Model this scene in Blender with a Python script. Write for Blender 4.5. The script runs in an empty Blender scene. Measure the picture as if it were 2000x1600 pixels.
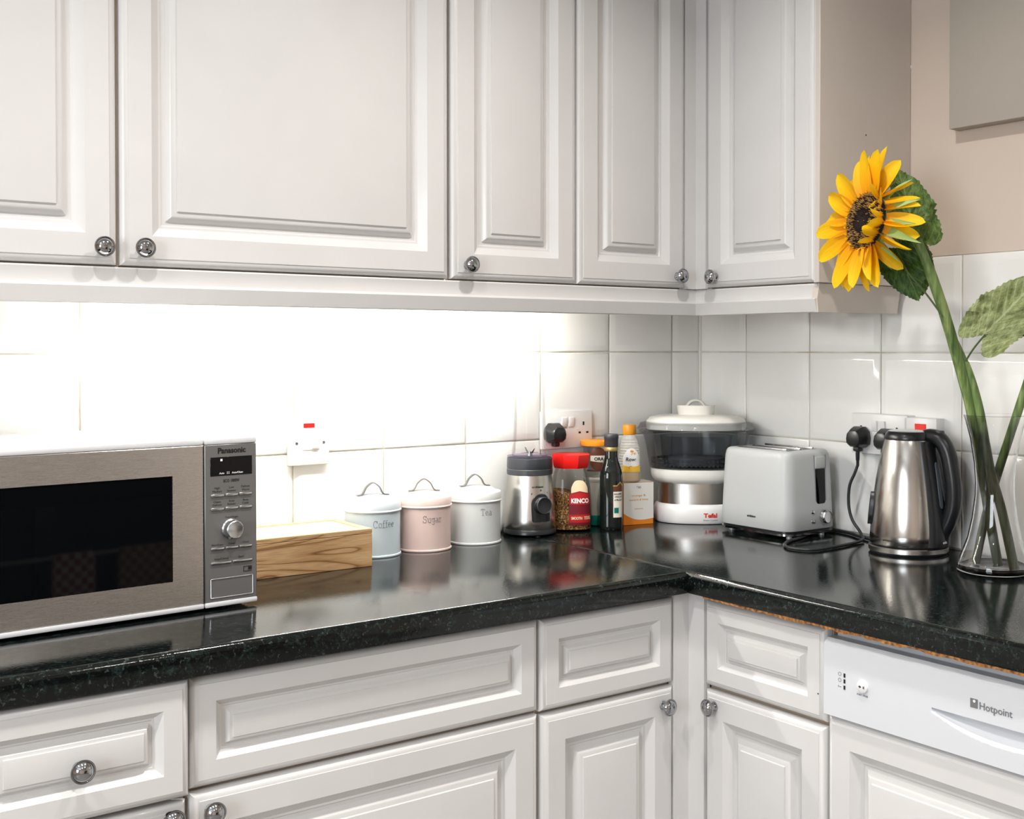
import bpy, bmesh, math, random
from math import sin, cos, pi, radians, sqrt, atan2
from mathutils import Vector, Matrix
random.seed(7)
scene = bpy.context.scene
COL = scene.collection

# ------------------------------------------------------------------ camera
YAW, PITCH = 0.6513, 0.0147
CAM = Vector((-2.1017, -2.2106, 1.3131))
Fd = Vector((sin(YAW)*cos(PITCH), cos(YAW)*cos(PITCH), -sin(PITCH)))
Rt = Vector((cos(YAW), -sin(YAW), 0)); Up = Rt.cross(Fd)
cd = bpy.data.cameras.new('camera'); cam = bpy.data.objects.new('camera', cd); COL.objects.link(cam)
cam.matrix_world = Matrix(((Rt.x, Up.x, -Fd.x, CAM.x), (Rt.y, Up.y, -Fd.y, CAM.y), (Rt.z, Up.z, -Fd.z, CAM.z), (0, 0, 0, 1)))
cd.sensor_width = 36; cd.lens = 2330.87/2000*36
cd.shift_x = -0.05639; cd.shift_y = -0.0438
cd.clip_start = 0.05
scene.camera = cam

# ------------------------------------------------------------------ world, exposure, lamps
w = bpy.data.worlds.new('world'); scene.world = w; w.use_nodes = True
w.node_tree.nodes['Background'].inputs[0].default_value = (0.85, 0.92, 1.0, 1)
w.node_tree.nodes['Background'].inputs[1].default_value = 0.6
vs = scene.view_settings; vs.view_transform = 'Standard'; vs.look = 'None'; vs.exposure = 0.0; vs.gamma = 1; vs.use_curve_mapping = False
scene.cycles.use_denoising = True
scene.cycles.max_bounces = 12; scene.cycles.transmission_bounces = 12; scene.cycles.transparent_max_bounces = 16
scene.cycles.caustics_reflective = False; scene.cycles.caustics_refractive = False
scene.cycles.sample_clamp_indirect = 6.0
P_SPOT, P_WIN, E_TUBE = 10.0, 54.0, 140.0
def area_light(name, loc, rot, sx, sy, power, color):
    l = bpy.data.lights.new(name, 'AREA'); l.shape = 'RECTANGLE'; l.size = sx; l.size_y = sy; l.energy = power; l.color = color
    o = bpy.data.objects.new(name, l); COL.objects.link(o); o.location = loc; o.rotation_euler = rot
    return o
area_light('window_daylight', (-4.14, -2.2, 1.55), (0, radians(-90), 0), 1.1, 1.3, P_WIN, (0.88, 0.94, 1.0))

# ------------------------------------------------------------------ materials
def mat(name, col, rough=0.5, metal=0.0, spec=0.5, trans=0.0, ior=1.45, coat=0.0, emit=None, es=0.0, aniso=0.0, sss=0.0, alpha=1.0, tr=0.0):
    m = bpy.data.materials.new(name); m.use_nodes = True
    b = m.node_tree.nodes['Principled BSDF']
    b.inputs['Base Color'].default_value = (*col, 1); b.inputs['Roughness'].default_value = rough
    b.inputs['Metallic'].default_value = metal; b.inputs['Specular IOR Level'].default_value = spec
    b.inputs['Transmission Weight'].default_value = trans; b.inputs['IOR'].default_value = ior
    b.inputs['Coat Weight'].default_value = coat; b.inputs['Coat Roughness'].default_value = 0.05
    b.inputs['Anisotropic'].default_value = aniso; b.inputs['Alpha'].default_value = alpha
    if sss: b.inputs['Subsurface Weight'].default_value = sss; b.inputs['Subsurface Radius'].default_value = (.01, .006, .003)
    if emit: b.inputs['Emission Color'].default_value = (*emit, 1); b.inputs['Emission Strength'].default_value = es
    m.diffuse_color = (*col, 1)
    return m
def N(m, t, **kw):
    n = m.node_tree.nodes.new(t)
    for k, v in kw.items(): setattr(n, k, v)
    return n
def L(m, a, b): m.node_tree.links.new(a, b)
def P(m): return m.node_tree.nodes['Principled BSDF']
def coords(m, scale=(1, 1, 1), kind='Object', rot=(0, 0, 0)):
    tc = N(m, 'ShaderNodeTexCoord'); mp = N(m, 'ShaderNodeMapping'); mp.inputs['Scale'].default_value = scale; mp.inputs['Rotation'].default_value = rot
    L(m, tc.outputs[kind], mp.inputs[0]); return mp.outputs[0]
def noise(m, vec, scale, detail=3, rough=.5, dist=0):
    n = N(m, 'ShaderNodeTexNoise'); n.inputs['Scale'].default_value = scale; n.inputs['Detail'].default_value = detail
    n.inputs['Roughness'].default_value = rough; n.inputs['Distortion'].default_value = dist; L(m, vec, n.inputs['Vector']); return n
def ramp(m, fac, stops):
    r = N(m, 'ShaderNodeValToRGB'); e = r.color_ramp.elements
    while len(e) < len(stops): e.new(.5)
    for i, (p, c) in enumerate(stops): e[i].position = p; e[i].color = (*c, 1) if len(c) == 3 else c
    L(m, fac, r.inputs[0]); return r.outputs[0]
def bump(m, h, strength=.2, dist=.001):
    b = N(m, 'ShaderNodeBump'); b.inputs['Strength'].default_value = strength; b.inputs['Distance'].default_value = dist
    L(m, h, b.inputs['Height']); L(m, b.outputs[0], P(m).inputs['Normal']); return b

def painted(name, col, rough=.32, vert=True):
    m = mat(name, col, rough, coat=.15)
    v = coords(m, (14, 14, 2.0) if vert else (1.5, 14, 14))
    n = noise(m, v, 22, 4, .6); n2 = noise(m, coords(m), 9, 2)
    c = ramp(m, n2.outputs[0], [(.3, tuple(x*.965 for x in col)), (.7, col)])
    L(m, c, P(m).inputs['Base Color']); bump(m, n.outputs[0], .12, .0006)
    return m
M = {}
M['paint'] = painted('painted_door_white', (.650, .643, .636))
M['paint_h'] = painted('painted_front_white', (.650, .643, .636), vert=False)
M['carcass'] = mat('carcass_edge_beige', (.42, .33, .25), .6)
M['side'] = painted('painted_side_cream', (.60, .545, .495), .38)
M['walltile'] = mat('glazed_tile', (.87, .875, .86), .09, coat=.5)
bump(M['walltile'], noise(M['walltile'], coords(M['walltile']), 14, 2).outputs[0], .06, .002)
M['grout'] = mat('grout', (.60, .58, .50), .9)
L(M['grout'], ramp(M['grout'], noise(M['grout'], coords(M['grout']), 12, 4).outputs[0], [(.35, (.42, .37, .27)), (.6, (.62, .61, .54))]), P(M['grout']).inputs['Base Color'])
M['wallpaint'] = mat('wall_paint_blush', (.68, .58, .50), .75)
bump(M['wallpaint'], noise(M['wallpaint'], coords(M['wallpaint']), 90, 3).outputs[0], .12, .001)
M['ceiling'] = mat('ceiling_white', (.78, .77, .75), .9)
M['floor'] = mat('floor_grey', (.30, .27, .24), .35)
L(M['floor'], ramp(M['floor'], noise(M['floor'], coords(M['floor'], (1, 6, 1)), 5, 4).outputs[0], [(.3, (.17, .16, .15)), (.7, (.28, .265, .25))]), P(M['floor']).inputs['Base Color'])
M['chrome'] = mat('chrome', (.42, .43, .45), .06, 1)
M['chrome_dark'] = mat('dark_chrome', (.22, .22, .22), .12, 1)
M['chrome_dull'] = mat('chrome_dull', (.60, .61, .62), .22, 1)
def steel(name, col, rough, aniso=.75, axis='z', rot=0.0, flat=False):
    m = mat(name, col, rough, 1, aniso=aniso); P(m).inputs['Anisotropic Rotation'].default_value = rot
    t = N(m, 'ShaderNodeTangent'); t.direction_type = 'RADIAL'; t.axis = axis.upper(); 
    if flat:
        cx_ = N(m, 'ShaderNodeCombineXYZ'); cx_.inputs[0].default_value = 1; vt = N(m, 'ShaderNodeVectorTransform'); vt.vector_type = 'VECTOR'; vt.convert_from = 'OBJECT'; vt.convert_to = 'WORLD'
        L(m, cx_.outputs[0], vt.inputs[0]); L(m, vt.outputs[0], P(m).inputs['Tangent'])
    else: L(m, t.outputs[0], P(m).inputs['Tangent'])
    v = coords(m, (1, 1, 60)); n = noise(m, v, 25, 3)
    r = N(m, 'ShaderNodeMapRange'); r.inputs[3].default_value = rough*.85; r.inputs[4].default_value = rough*1.2
    L(m, n.outputs[0], r.inputs[0]); L(m, r.outputs[0], P(m).inputs['Roughness'])
    bump(m, n.outputs[0], .02, .0002)
    return m
M['steel'] = steel('brushed_steel', (.60, .575, .54), .24)
M['steel_mw'] = steel('brushed_steel_panel', (.66, .63, .60), .27, .85, rot=.25, flat=True)
M['steel_kettle'] = steel('kettle_steel', (.50, .48, .455), .17)
M['steel_mw2'] = mat('grey_control_panel', (.20, .197, .195), .42, .55)
M['silver_trim'] = mat('silver_plastic', (.72, .73, .75), .3, .2)
M['mw_white'] = mat('microwave_white_case', (.82, .82, .82), .35)
M['black'] = mat('black_plastic', (.012, .013, .015), .28)
M['black_matt'] = mat('black_rubber', (.015, .016, .018), .5)
M['black_grey'] = mat('dark_grey_plastic', (.035, .038, .045), .35)
M['black_glass'] = mat('black_glass', (.002, .0025, .003), .03, spec=.32)
M['ink'] = mat('black_print', (.01, .01, .01), .5)
M['ink_grey'] = mat('grey_print', (.16, .16, .17), .6)
M['ink_white'] = mat('white_print', (.8, .8, .8), .5)
M['white_pl'] = mat('white_plastic', (.80, .80, .80), .28)
M['white_cream'] = mat('cream_plastic', (.80, .79, .745), .3)
M['grey_toaster'] = mat('toaster_grey_plastic', (.50, .52, .525), .34)
M['grey_dark'] = mat('toaster_grey_dark', (.18, .19, .20), .35)
M['dw_white'] = mat('dishwasher_white', (.63, .655, .69), .3)
M['glass'] = mat('clear_glass', (1, 1, 1), .0, trans=1, ior=1.45)
def thin(name, tint, edge, ior=1.35, gf=.45):
    m = bpy.data.materials.new(name); m.use_nodes = True; nt = m.node_tree; nt.nodes.clear()
    out = N(m, 'ShaderNodeOutputMaterial'); tr = N(m, 'ShaderNodeBsdfTransparent'); gl = N(m, 'ShaderNodeBsdfGlossy'); gl.inputs['Roughness'].default_value = .03
    lw = N(m, 'ShaderNodeLayerWeight'); lw.inputs[0].default_value = .25
    c = ramp(m, lw.outputs['Facing'], [(0, tint), (.75, tint), (1, edge)]); L(m, c, tr.inputs[0])
    fr = N(m, 'ShaderNodeFresnel'); fr.inputs[0].default_value = ior; mx = N(m, 'ShaderNodeMixShader')
    fm = N(m, 'ShaderNodeMath', operation='MULTIPLY'); fm.inputs[1].default_value = gf; L(m, fr.outputs[0], fm.inputs[0]); L(m, fm.outputs[0], mx.inputs[0]); L(m, tr.outputs[0], mx.inputs[1]); L(m, gl.outputs[0], mx.inputs[2]); L(m, mx.outputs[0], out.inputs[0])
    return m
M['clear_pl'] = thin('clear_plastic', (.985, .985, .985), (.86, .86, .90), 1.2, .22)
M['lilac_pl'] = thin('lilac_clear_plastic', (.86, .83, .93), (.7, .66, .82))
M['smoke_pl'] = thin('smoky_clear_plastic', (.86, .87, .88), (.55, .57, .58), 1.35)
M['milk_pl'] = mat('cloudy_plastic', (.90, .89, .84), .18, trans=.0, alpha=.32)
M['jar_glass'] = thin('jar_glass', (.97, .975, .97), (.62, .63, .62), 1.35)
M['bottle_dark'] = mat('vinegar_dark_glass', (.006, .009, .008), .03, spec=.6)
M['red_lid'] = mat('red_lid', (.62, .010, .008), .3)
M['orange_lid'] = mat('orange_lid', (.90, .33, .02), .35)
M['amber_cap'] = mat('amber_cap', (.72, .30, .02), .35)
M['honey'] = mat('honey', (.90, .50, .02), .05, trans=.55, ior=1.4)
M['red_label'] = mat('red_label', (.36, .01, .012), .4)
M['maroon_label'] = mat('maroon_label', (.13, .004, .012), .4)
M['beige_label'] = mat('beige_label', (.72, .58, .38), .5)
M['gold'] = mat('gold_band', (.50, .36, .12), .35, .6)
M['cream_label'] = mat('cream_label', (.70, .67, .58), .5)
M['brown_label'] = mat('brown_label', (.10, .03, .015), .4)
M['teal'] = mat('teal_label', (.0, .14, .11), .4)
M['orange_print'] = mat('orange_print', (.80, .24, .02), .5)
M['yellow_print'] = mat('yellow_print', (.85, .52, .05), .45)
M['red_neon'] = mat('red_neon_window', (.65, .01, .008), .15, emit=(1, .03, .02), es=.25)
M['canvas'] = mat('greige_canvas', (.46, .42, .365), .85)
bump(M['canvas'], noise(M['canvas'], coords(M['canvas']), 700, 2).outputs[0], .3, .0006)
M['can_blue'] = mat('canister_pale_blue', (.52, .61, .66), .38)
M['can_pink'] = mat('canister_blush', (.60, .46, .425), .38)
M['can_grey'] = mat('canister_pale_grey', (.54, .56, .555), .38)
M['lid_blue'] = mat('lid_pale_blue', (.56, .63, .67), .35)
M['lid_pink'] = mat('lid_blush', (.66, .52, .48), .35)
M['lid_grey'] = mat('lid_pale_grey', (.60, .615, .61), .35)
M['hot_red'] = mat('red_print', (.60, .03, .02), .4)

def worktop_mat():
    m = mat('worktop_speckled_black', (.006, .008, .008), .07, coat=.0, spec=.42)
    v = coords(m, (1, 1, 1))
    n1 = noise(m, v, 150, 2, .7); n2 = noise(m, v, 95, 3, .75, .8); n3 = noise(m, v, 210, 3, .6)
    base = ramp(m, n2.outputs[0], [(.50, (.003, .004, .004)), (.62, (.009, .016, .014)), (.78, (.030, .048, .042))])
    fl = ramp(m, n1.outputs[0], [(.62, (0, 0, 0)), (.70, (.036, .045, .041))])
    mx = N(m, 'ShaderNodeMixRGB', blend_type='ADD'); mx.inputs[0].default_value = 1; L(m, base, mx.inputs[1]); L(m, fl, mx.inputs[2])
    L(m, mx.outputs[0], P(m).inputs['Base Color'])
    r = ramp(m, n1.outputs[0], [(.42, (.055,)*3), (.66, (.12,)*3)]); L(m, r, P(m).inputs['Roughness'])
    b = bump(m, n3.outputs[0], .15, .0009)
    return m
M['worktop'] = worktop_mat()
M['chip'] = mat('chipboard_edge', (.30, .12, .03), .9)
L(M['chip'], ramp(M['chip'], noise(M['chip'], coords(M['chip']), 160, 3).outputs[0], [(.3, (.07, .02, .008)), (.7, (.48, .22, .06))]), P(M['chip']).inputs['Base Color'])
def wood_mat():
    m = mat('oak_grain', (.45, .28, .13), .5)
    v = coords(m, (1.3, 6, 9))
    d = noise(m, v, 2.2, 2, .5, .5)
    mx = N(m, 'ShaderNodeMath', operation='MULTIPLY'); mx.inputs[1].default_value = 9; L(m, d.outputs[0], mx.inputs[0])
    fr = N(m, 'ShaderNodeMath', operation='FRACT'); L(m, mx.outputs[0], fr.inputs[0])
    fine = noise(m, coords(m, (6, 30, 160)), 5, 3)
    c1 = ramp(m, fr.outputs[0], [(0, (.20, .09, .03)), (.14, (.46, .27, .12)), (.55, (.58, .38, .20)), (.9, (.50, .31, .15)), (1, (.25, .12, .04))])
    c2 = ramp(m, fine.outputs[0], [(.35, (.72,)*3), (.6, (1,)*3)])
    mm = N(m, 'ShaderNodeMixRGB', blend_type='MULTIPLY'); mm.inputs[0].default_value = .9; L(m, c1, mm.inputs[1]); L(m, c2, mm.inputs[2])
    L(m, mm.outputs[0], P(m).inputs['Base Color']); return m
M['wood'] = wood_mat()
M['wood_pale'] = mat('pale_wood', (.60, .42, .22), .5)
M['box_inlay'] = mat('box_top_inlay', (.40, .38, .32), .2)
def petal_mat():
    m = mat('petal_yellow', (.90, .50, .01), .5, sss=.0)
    uv = N(m, 'ShaderNodeUVMap'); sp = N(m, 'ShaderNodeSeparateXYZ'); L(m, uv.outputs[0], sp.inputs[0])
    c = ramp(m, sp.outputs[1], [(0, (.85, .33, .004)), (.25, (.94, .48, .006)), (.6, (.97, .60, .010)), (1, (.98, .68, .02))])
    mp = N(m, 'ShaderNodeMapping'); mp.inputs['Scale'].default_value = (14, 1, 1); L(m, uv.outputs[0], mp.inputs[0])
    n = noise(m, mp.outputs[0], 1.2, 2)
    s = ramp(m, n.outputs[0], [(.35, (.93, .86, .7)), (.6, (1, 1, 1))])
    mm = N(m, 'ShaderNodeMixRGB', blend_type='MULTIPLY'); mm.inputs[0].default_value = .8; L(m, c, mm.inputs[1]); L(m, s, mm.inputs[2])
    L(m, mm.outputs[0], P(m).inputs['Base Color']); bump(m, n.outputs[0], .5, .002)
    P(m).inputs['Specular IOR Level'].default_value = .25
    t = N(m, 'ShaderNodeBsdfTranslucent'); L(m, mm.outputs[0], t.inputs[0]); ms = N(m, 'ShaderNodeMixShader'); ms.inputs[0].default_value = .3
    L(m, P(m).outputs[0], ms.inputs[1]); L(m, t.outputs[0], ms.inputs[2]); L(m, ms.outputs[0], m.node_tree.nodes['Material Output'].inputs[0])
    return m
M['petal'] = petal_mat()
def leaf_mat(name, dark, light, vein):
    m = mat(name, dark, .5)
    uv = N(m, 'ShaderNodeUVMap'); sp = N(m, 'ShaderNodeSeparateXYZ'); L(m, uv.outputs[0], sp.inputs[0])
    def mth(op, a, b=None, bv=None):
        n = N(m, 'ShaderNodeMath', operation=op); L(m, a, n.inputs[0])
        if b is not None: L(m, b, n.inputs[1])
        if bv is not None: n.inputs[1].default_value = bv
        return n.outputs[0]
    au = mth('ABSOLUTE', sp.outputs[0])
    mid = mth('LESS_THAN', au, bv=.035)
    s = mth('SUBTRACT', sp.outputs[1], au and mth('MULTIPLY', au, bv=.55))
    fr = mth('FRACT', mth('MULTIPLY', s, bv=6.5))
    vv = mth('LESS_THAN', fr, bv=.09)
    allv = mth('MAXIMUM', mid, vv)
    n = noise(m, coords(m, kind='UV'), 7, 4, .6); nf = noise(m, coords(m, kind='UV'), 26, 3, .7)
    c = ramp(m, n.outputs[0], [(.35, dark), (.65, light)])
    c3 = ramp(m, nf.outputs[0], [(.4, (.75,)*3), (.6, (1.1,)*3)])
    m0 = N(m, 'ShaderNodeMixRGB', blend_type='MULTIPLY'); m0.inputs[0].default_value = 1; L(m, c, m0.inputs[1]); L(m, c3, m0.inputs[2])
    mm = N(m, 'ShaderNodeMixRGB'); L(m, mth('MULTIPLY', allv, bv=.45), mm.inputs[0]); L(m, m0.outputs[0], mm.inputs[1]); mm.inputs[2].default_value = (*vein, 1)
    L(m, mm.outputs[0], P(m).inputs['Base Color']); bump(m, nf.outputs[0], .4, .002)
    t = N(m, 'ShaderNodeBsdfTranslucent'); L(m, mm.outputs[0], t.inputs[0]); ms = N(m, 'ShaderNodeMixShader'); ms.inputs[0].default_value = .25
    L(m, P(m).outputs[0], ms.inputs[1]); L(m, t.outputs[0], ms.inputs[2]); L(m, ms.outputs[0], m.node_tree.nodes['Material Output'].inputs[0])
    return m
M['leaf'] = leaf_mat('leaf_green', (.05, .12, .02), (.17, .27, .06), (.30, .40, .14))
M['leaf_dark'] = leaf_mat('leaf_dark_green', (.012, .05, .012), (.07, .16, .02), (.18, .28, .08))
M['leaf_pale'] = leaf_mat('leaf_pale_green', (.18, .23, .08), (.38, .43, .19), (.52, .57, .32))
M['sepal'] = mat('sepal_green', (.26, .36, .10), .5)
M['stem'] = mat('stem_green', (.09, .15, .035), .5)
L(M['stem'], ramp(M['stem'], noise(M['stem'], coords(M['stem'], (90, 90, 4)), 1.4, 3).outputs[0], [(.3, (.035, .075, .018)), (.5, (.12, .19, .05)), (.75, (.30, .36, .13))]), P(M['stem']).inputs['Base Color'])
M['stem_dark'] = mat('stem_dark_green', (.035, .065, .02), .5)
M['stem_thin'] = mat('leaf_stalk', (.06, .10, .03), .5)
M['disc'] = mat('seed_disc_dark', (.006, .003, .002), .8)
M['floret'] = mat('floret_brown', (.022, .008, .003), .7)
M['floret_tip'] = mat('floret_tip', (.42, .24, .07), .6)
M['granule'] = mat('coffee_granules', (.20, .09, .02), .8)
g = noise(M['granule'], coords(M['granule']), 260, 2)
L(M['granule'], ramp(M['granule'], g.outputs[0], [(.35, (.05, .018, .004)), (.5, (.22, .10, .025)), (.68, (.62, .34, .10))]), P(M['granule']).inputs['Base Color']); bump(M['granule'], g.outputs[0], 1, .003)
M['tube_light'] = mat('fluorescent_tube', (1, 1, 1), .5, emit=(1.0, .97, .90), es=E_TUBE)
M['lamp_disc'] = mat('downlight_lens', (1, 1, 1), .5, emit=(1.0, .93, .85), es=6)
M['caulk'] = mat('filler', (.74, .68, .61), .7)

# ------------------------------------------------------------------ mesh helpers
class MB:
    def __init__(s): s.bm = bmesh.new(); s.uvl = None
    def box(s, x0, x1, y0, y1, z0, z1, bev=0, seg=2, mi=0, rot=None, piv=None):
        b = bmesh.new(); bmesh.ops.create_cube(b, size=1)
        for v in b.verts: v.co = Vector(((v.co.x+.5)*(x1-x0)+x0, (v.co.y+.5)*(y1-y0)+y0, (v.co.z+.5)*(z1-z0)+z0))
        if bev: bmesh.ops.bevel(b, geom=b.edges[:], offset=bev, segments=seg, profile=.5, affect='EDGES', clamp_overlap=True)
        if rot is not None:
            piv = Vector(piv or (0, 0, 0))
            for v in b.verts: v.co = rot @ (v.co-piv)+piv
        s.add(b, mi); return s
    def add(s, b, mi=0):
        vm = {}
        for v in b.verts: vm[v] = s.bm.verts.new(v.co)
        for f in b.faces:
            try: nf = s.bm.faces.new([vm[v] for v in f.verts]); nf.material_index = mi
            except ValueError: pass
        b.free()
    def raw(s, verts, faces, mi=0):
        vs = [s.bm.verts.new(v) for v in verts]
        for f in faces:
            try: nf = s.bm.faces.new([vs[i] for i in f]); nf.material_index = mi
            except ValueError: pass
        return vs
    def lathe(s, prof, n=48, c=(0, 0, 0), sx=1, sy=1, p=2, axis='z', mi=0, a0=0):
        # prof: list of (r, z); superellipse exponent p
        rings = []; c = Vector(c)
        for r, z in prof:
            ring = []
            if r < 1e-6:
                ring = [s.bm.verts.new(c+ax(Vector((0, 0, z)), axis))]
            else:
                for i in range(n):
                    a = a0+2*pi*i/n; k = (abs(cos(a))**p+abs(sin(a))**p)**(-1/p)
                    ring.append(s.bm.verts.new(c+ax(Vector((r*k*cos(a)*sx, r*k*sin(a)*sy, z)), axis)))
            rings.append(ring)
        for A, B in zip(rings, rings[1:]):
            for i in range(n):
                j = (i+1) % n
                if len(A) == 1 and len(B) == 1: continue
                f = [A[0], B[j], B[i]] if len(A) == 1 else ([A[i], A[j], B[0]] if len(B) == 1 else [A[i], A[j], B[j], B[i]])
                try: nf = s.bm.faces.new(f); nf.material_index = mi
                except ValueError: pass
        return s
    def tube(s, pts, r, n=12, caps=True, mi=0, flat=1.0, upv=None):
        pts = [Vector(p) for p in pts]; rr = r if isinstance(r, (list, tuple)) else [r]*len(pts)
        t0 = (pts[1]-pts[0]).normalized(); u = Vector(upv) if upv else (Vector((0, 0, 1)) if abs(t0.z) < .9 else Vector((1, 0, 0)))
        u = (u-t0*u.dot(t0)).normalized(); rings = []
        for i, p in enumerate(pts):
            t = (pts[min(i+1, len(pts)-1)]-pts[max(i-1, 0)]).normalized()
            u = (u-t*u.dot(t)).normalized(); v = t.cross(u)
            rings.append([s.bm.verts.new(p+(u*cos(2*pi*k/n)*flat+v*sin(2*pi*k/n))*rr[i]) for k in range(n)])
        for A, B in zip(rings, rings[1:]):
            for k in range(n):
                f = s.bm.faces.new([A[k], A[(k+1) % n], B[(k+1) % n], B[k]]); f.material_index = mi
        if caps:
            f = s.bm.faces.new(rings[0][::-1]); f.material_index = mi; f = s.bm.faces.new(rings[-1]); f.material_index = mi
        return s
    def prism(s, poly, y0, y1, plane='xz', mi=0):
        def pt(a, b, d): return (a, d, b) if plane == 'xz' else ((d, a, b) if plane == 'yz' else (a, b, d))
        n = len(poly); v0 = [s.bm.verts.new(pt(a, b, y0)) for a, b in poly]; v1 = [s.bm.verts.new(pt(a, b, y1)) for a, b in poly]
        fs = [s.bm.faces.new(v0), s.bm.faces.new(v1[::-1])]
        for i in range(n): fs.append(s.bm.faces.new([v0[i], v1[i], v1[(i+1) % n], v0[(i+1) % n]]))
        for f in fs: f.material_index = mi
        return s
    def xform(s, mtx):
        for v in s.bm.verts: v.co = mtx @ v.co
        return s
    def mesh(s, name, mats, smooth=40):
        me = bpy.data.meshes.new(name)
        bmesh.ops.recalc_face_normals(s.bm, faces=s.bm.faces[:]) if smooth != -1 else None
        s.bm.to_mesh(me); s.bm.free()
        for m in (mats if isinstance(mats, (list, tuple)) else [mats]): me.materials.append(M[m] if isinstance(m, str) else m)
        if smooth and smooth > 0:
            me.polygons.foreach_set('use_smooth', [True]*len(me.polygons)); me.set_sharp_from_angle(angle=radians(smooth))
        return me
    def build(s, name, mats, parent=None, smooth=40, loc=None, rot=None):
        o = bpy.data.objects.new(name, s.mesh(name, mats, smooth)); COL.objects.link(o)
        if parent is not None: o.parent = parent
        if loc is not None: o.location = loc
        if rot is not None: o.rotation_euler = rot
        return o
def ax(v, a):
    if a == 'z': return v
    if a == 'y-': return Vector((v.x, -v.z, v.y))     # z -> -y
    if a == 'x-': return Vector((-v.z, v.x, v.y))
    if a == 'x+': return Vector((v.z, v.x, v.y))
    return v
def meshobj(name, me, parent=None, loc=None, rot=None, mtx=None):
    o = bpy.data.objects.new(name, me); COL.objects.link(o)
    if parent is not None: o.parent = parent
    if loc is not None: o.location = loc
    if rot is not None: o.rotation_euler = rot
    if mtx is not None: o.matrix_local = mtx
    return o
def tag(o, label=None, cat=None, group=None, kind=None):
    if label: o['label'] = label
    if cat: o['category'] = cat
    if group: o['group'] = group
    if kind: o['kind'] = kind
    return o
def thing(name, label, cat, loc=(0, 0, 0), rz=0.0, group=None):
    o = bpy.data.objects.new(name, None); COL.objects.link(o); o.location = loc; o.rotation_euler = (0, 0, rz); o.empty_display_size = .05
    return tag(o, label, cat, group)
def spline(pts, k=8):
    pts = [Vector(p) for p in pts]; out = []
    P_ = [pts[0]*2-pts[1]]+pts+[pts[-1]*2-pts[-2]]
    for i in range(1, len(P_)-2):
        a, b, c, d = P_[i-1:i+3]
        for j in range(k):
            t = j/k; out.append(.5*((2*b)+(c-a)*t+(2*a-5*b+4*c-d)*t*t+(3*b-a-3*c+d)*t**3))
    out.append(pts[-1]); return out
_tc = {}
def text_geo(s, bold=0.0, shear=0.0):
    key = (s, bold, shear)
    if key not in _tc:
        cu = bpy.data.curves.new('t', 'FONT'); cu.body = s; cu.size = 1; cu.offset = bold; cu.resolution_u = 3; cu.shear = shear
        ob = bpy.data.objects.new('t', cu); COL.objects.link(ob)
        dg = bpy.context.evaluated_depsgraph_get(); me = bpy.data.meshes.new_from_object(ob.evaluated_get(dg))
        vs_ = [(v.co.x, v.co.y) for v in me.vertices]; fs = [tuple(p.vertices) for p in me.polygons]
        bpy.data.objects.remove(ob); bpy.data.curves.remove(cu); bpy.data.meshes.remove(me)
        _tc[key] = (vs_, fs)
    return _tc[key]
def texts(items, mp, m, parent, name='lettering', bold=0.02, shear=0.0):
    """items: (string, centre u, baseline v, cap height, width or None); mp maps (u, v) to a local point"""
    mb = MB()
    for s, u, v, h, wd in items:
        vs_, fs = text_geo(s, bold, shear); x0 = min(a for a, b in vs_); x1 = max(a for a, b in vs_)
        sc = h/.70; sx = sc if wd is None else wd/(x1-x0)
        mb.raw([mp(u+(a-(x0+x1)/2)*sx, v+b*sc) for a, b in vs_], fs)
    return mb.build(name, m, parent, smooth=0)
def rring(x0, x1, z0, z1, o, d):
    return [(x0+o, d, z0+o), (x1-o, d, z0+o), (x1-o, d, z1-o), (x0+o, d, z1-o)]
DOOR_PROF = [(0, .0090), (.0008, .0072), (.0035, .0045), (.0080, .0020), (.0115, .0012), (.0122, 0), (.048, 0), (.0490, .0010), (.062, .0120), (.066, .0130), (.0675, .0150), (.0735, .0150), (.079, .0080), (.083, .0058), (.0895, .0050), (.0905, .0024), (.0925, .0020)]
DRAW_PROF = [(0, .0090), (.0008, .0072), (.0032, .0045), (.0070, .0020), (.0100, .0012), (.0106, 0), (.036, 0), (.0368, .0010), (.0455, .0110), (.048, .0115), (.0485, .0130), (.0525, .0128), (.0560, .0066), (.0575, .0046), (.0615, .0040), (.0622, .0020), (.064, .0016)]
def panel_front(name, x0, x1, z0, z1, y, parent, prof=DOOR_PROF, m='paint', th=.02):
    mb = MB(); rings = [rring(x0, x1, z0, z1, 0, y+th)]+[rring(x0, x1, z0, z1, o, y+d) for o, d in prof]
    R = [[mb.bm.verts.new(p) for p in r] for r in rings]
    for A, B in zip(R, R[1:]):
        for i in range(4): mb.bm.faces.new([A[i], A[(i+1) % 4], B[(i+1) % 4], B[i]])
    mb.bm.faces.new(R[-1]); mb.bm.faces.new(R[0][::-1])
    return mb.build(name, m, parent, smooth=25)
_knob = MB().lathe([(0, -.001), (.0085, -.001), (.0085, .0015), (.0065, .004), (.0052, .010), (.0062, .0145), (.0105, .0165), (.0150, .0174), (.0160, .0186), (.0156, .0200), (.0142, .0203), (.0135, .0196), (.0126, .0207), (.0105, .0238), (.0072, .0260), (.0035, .0271), (0, .0274)], n=40, axis='y-').mesh('knob', 'chrome', 60)
def knob(parent, x, z, y): return meshobj('knob', _knob, parent, (x, y, z))

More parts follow.
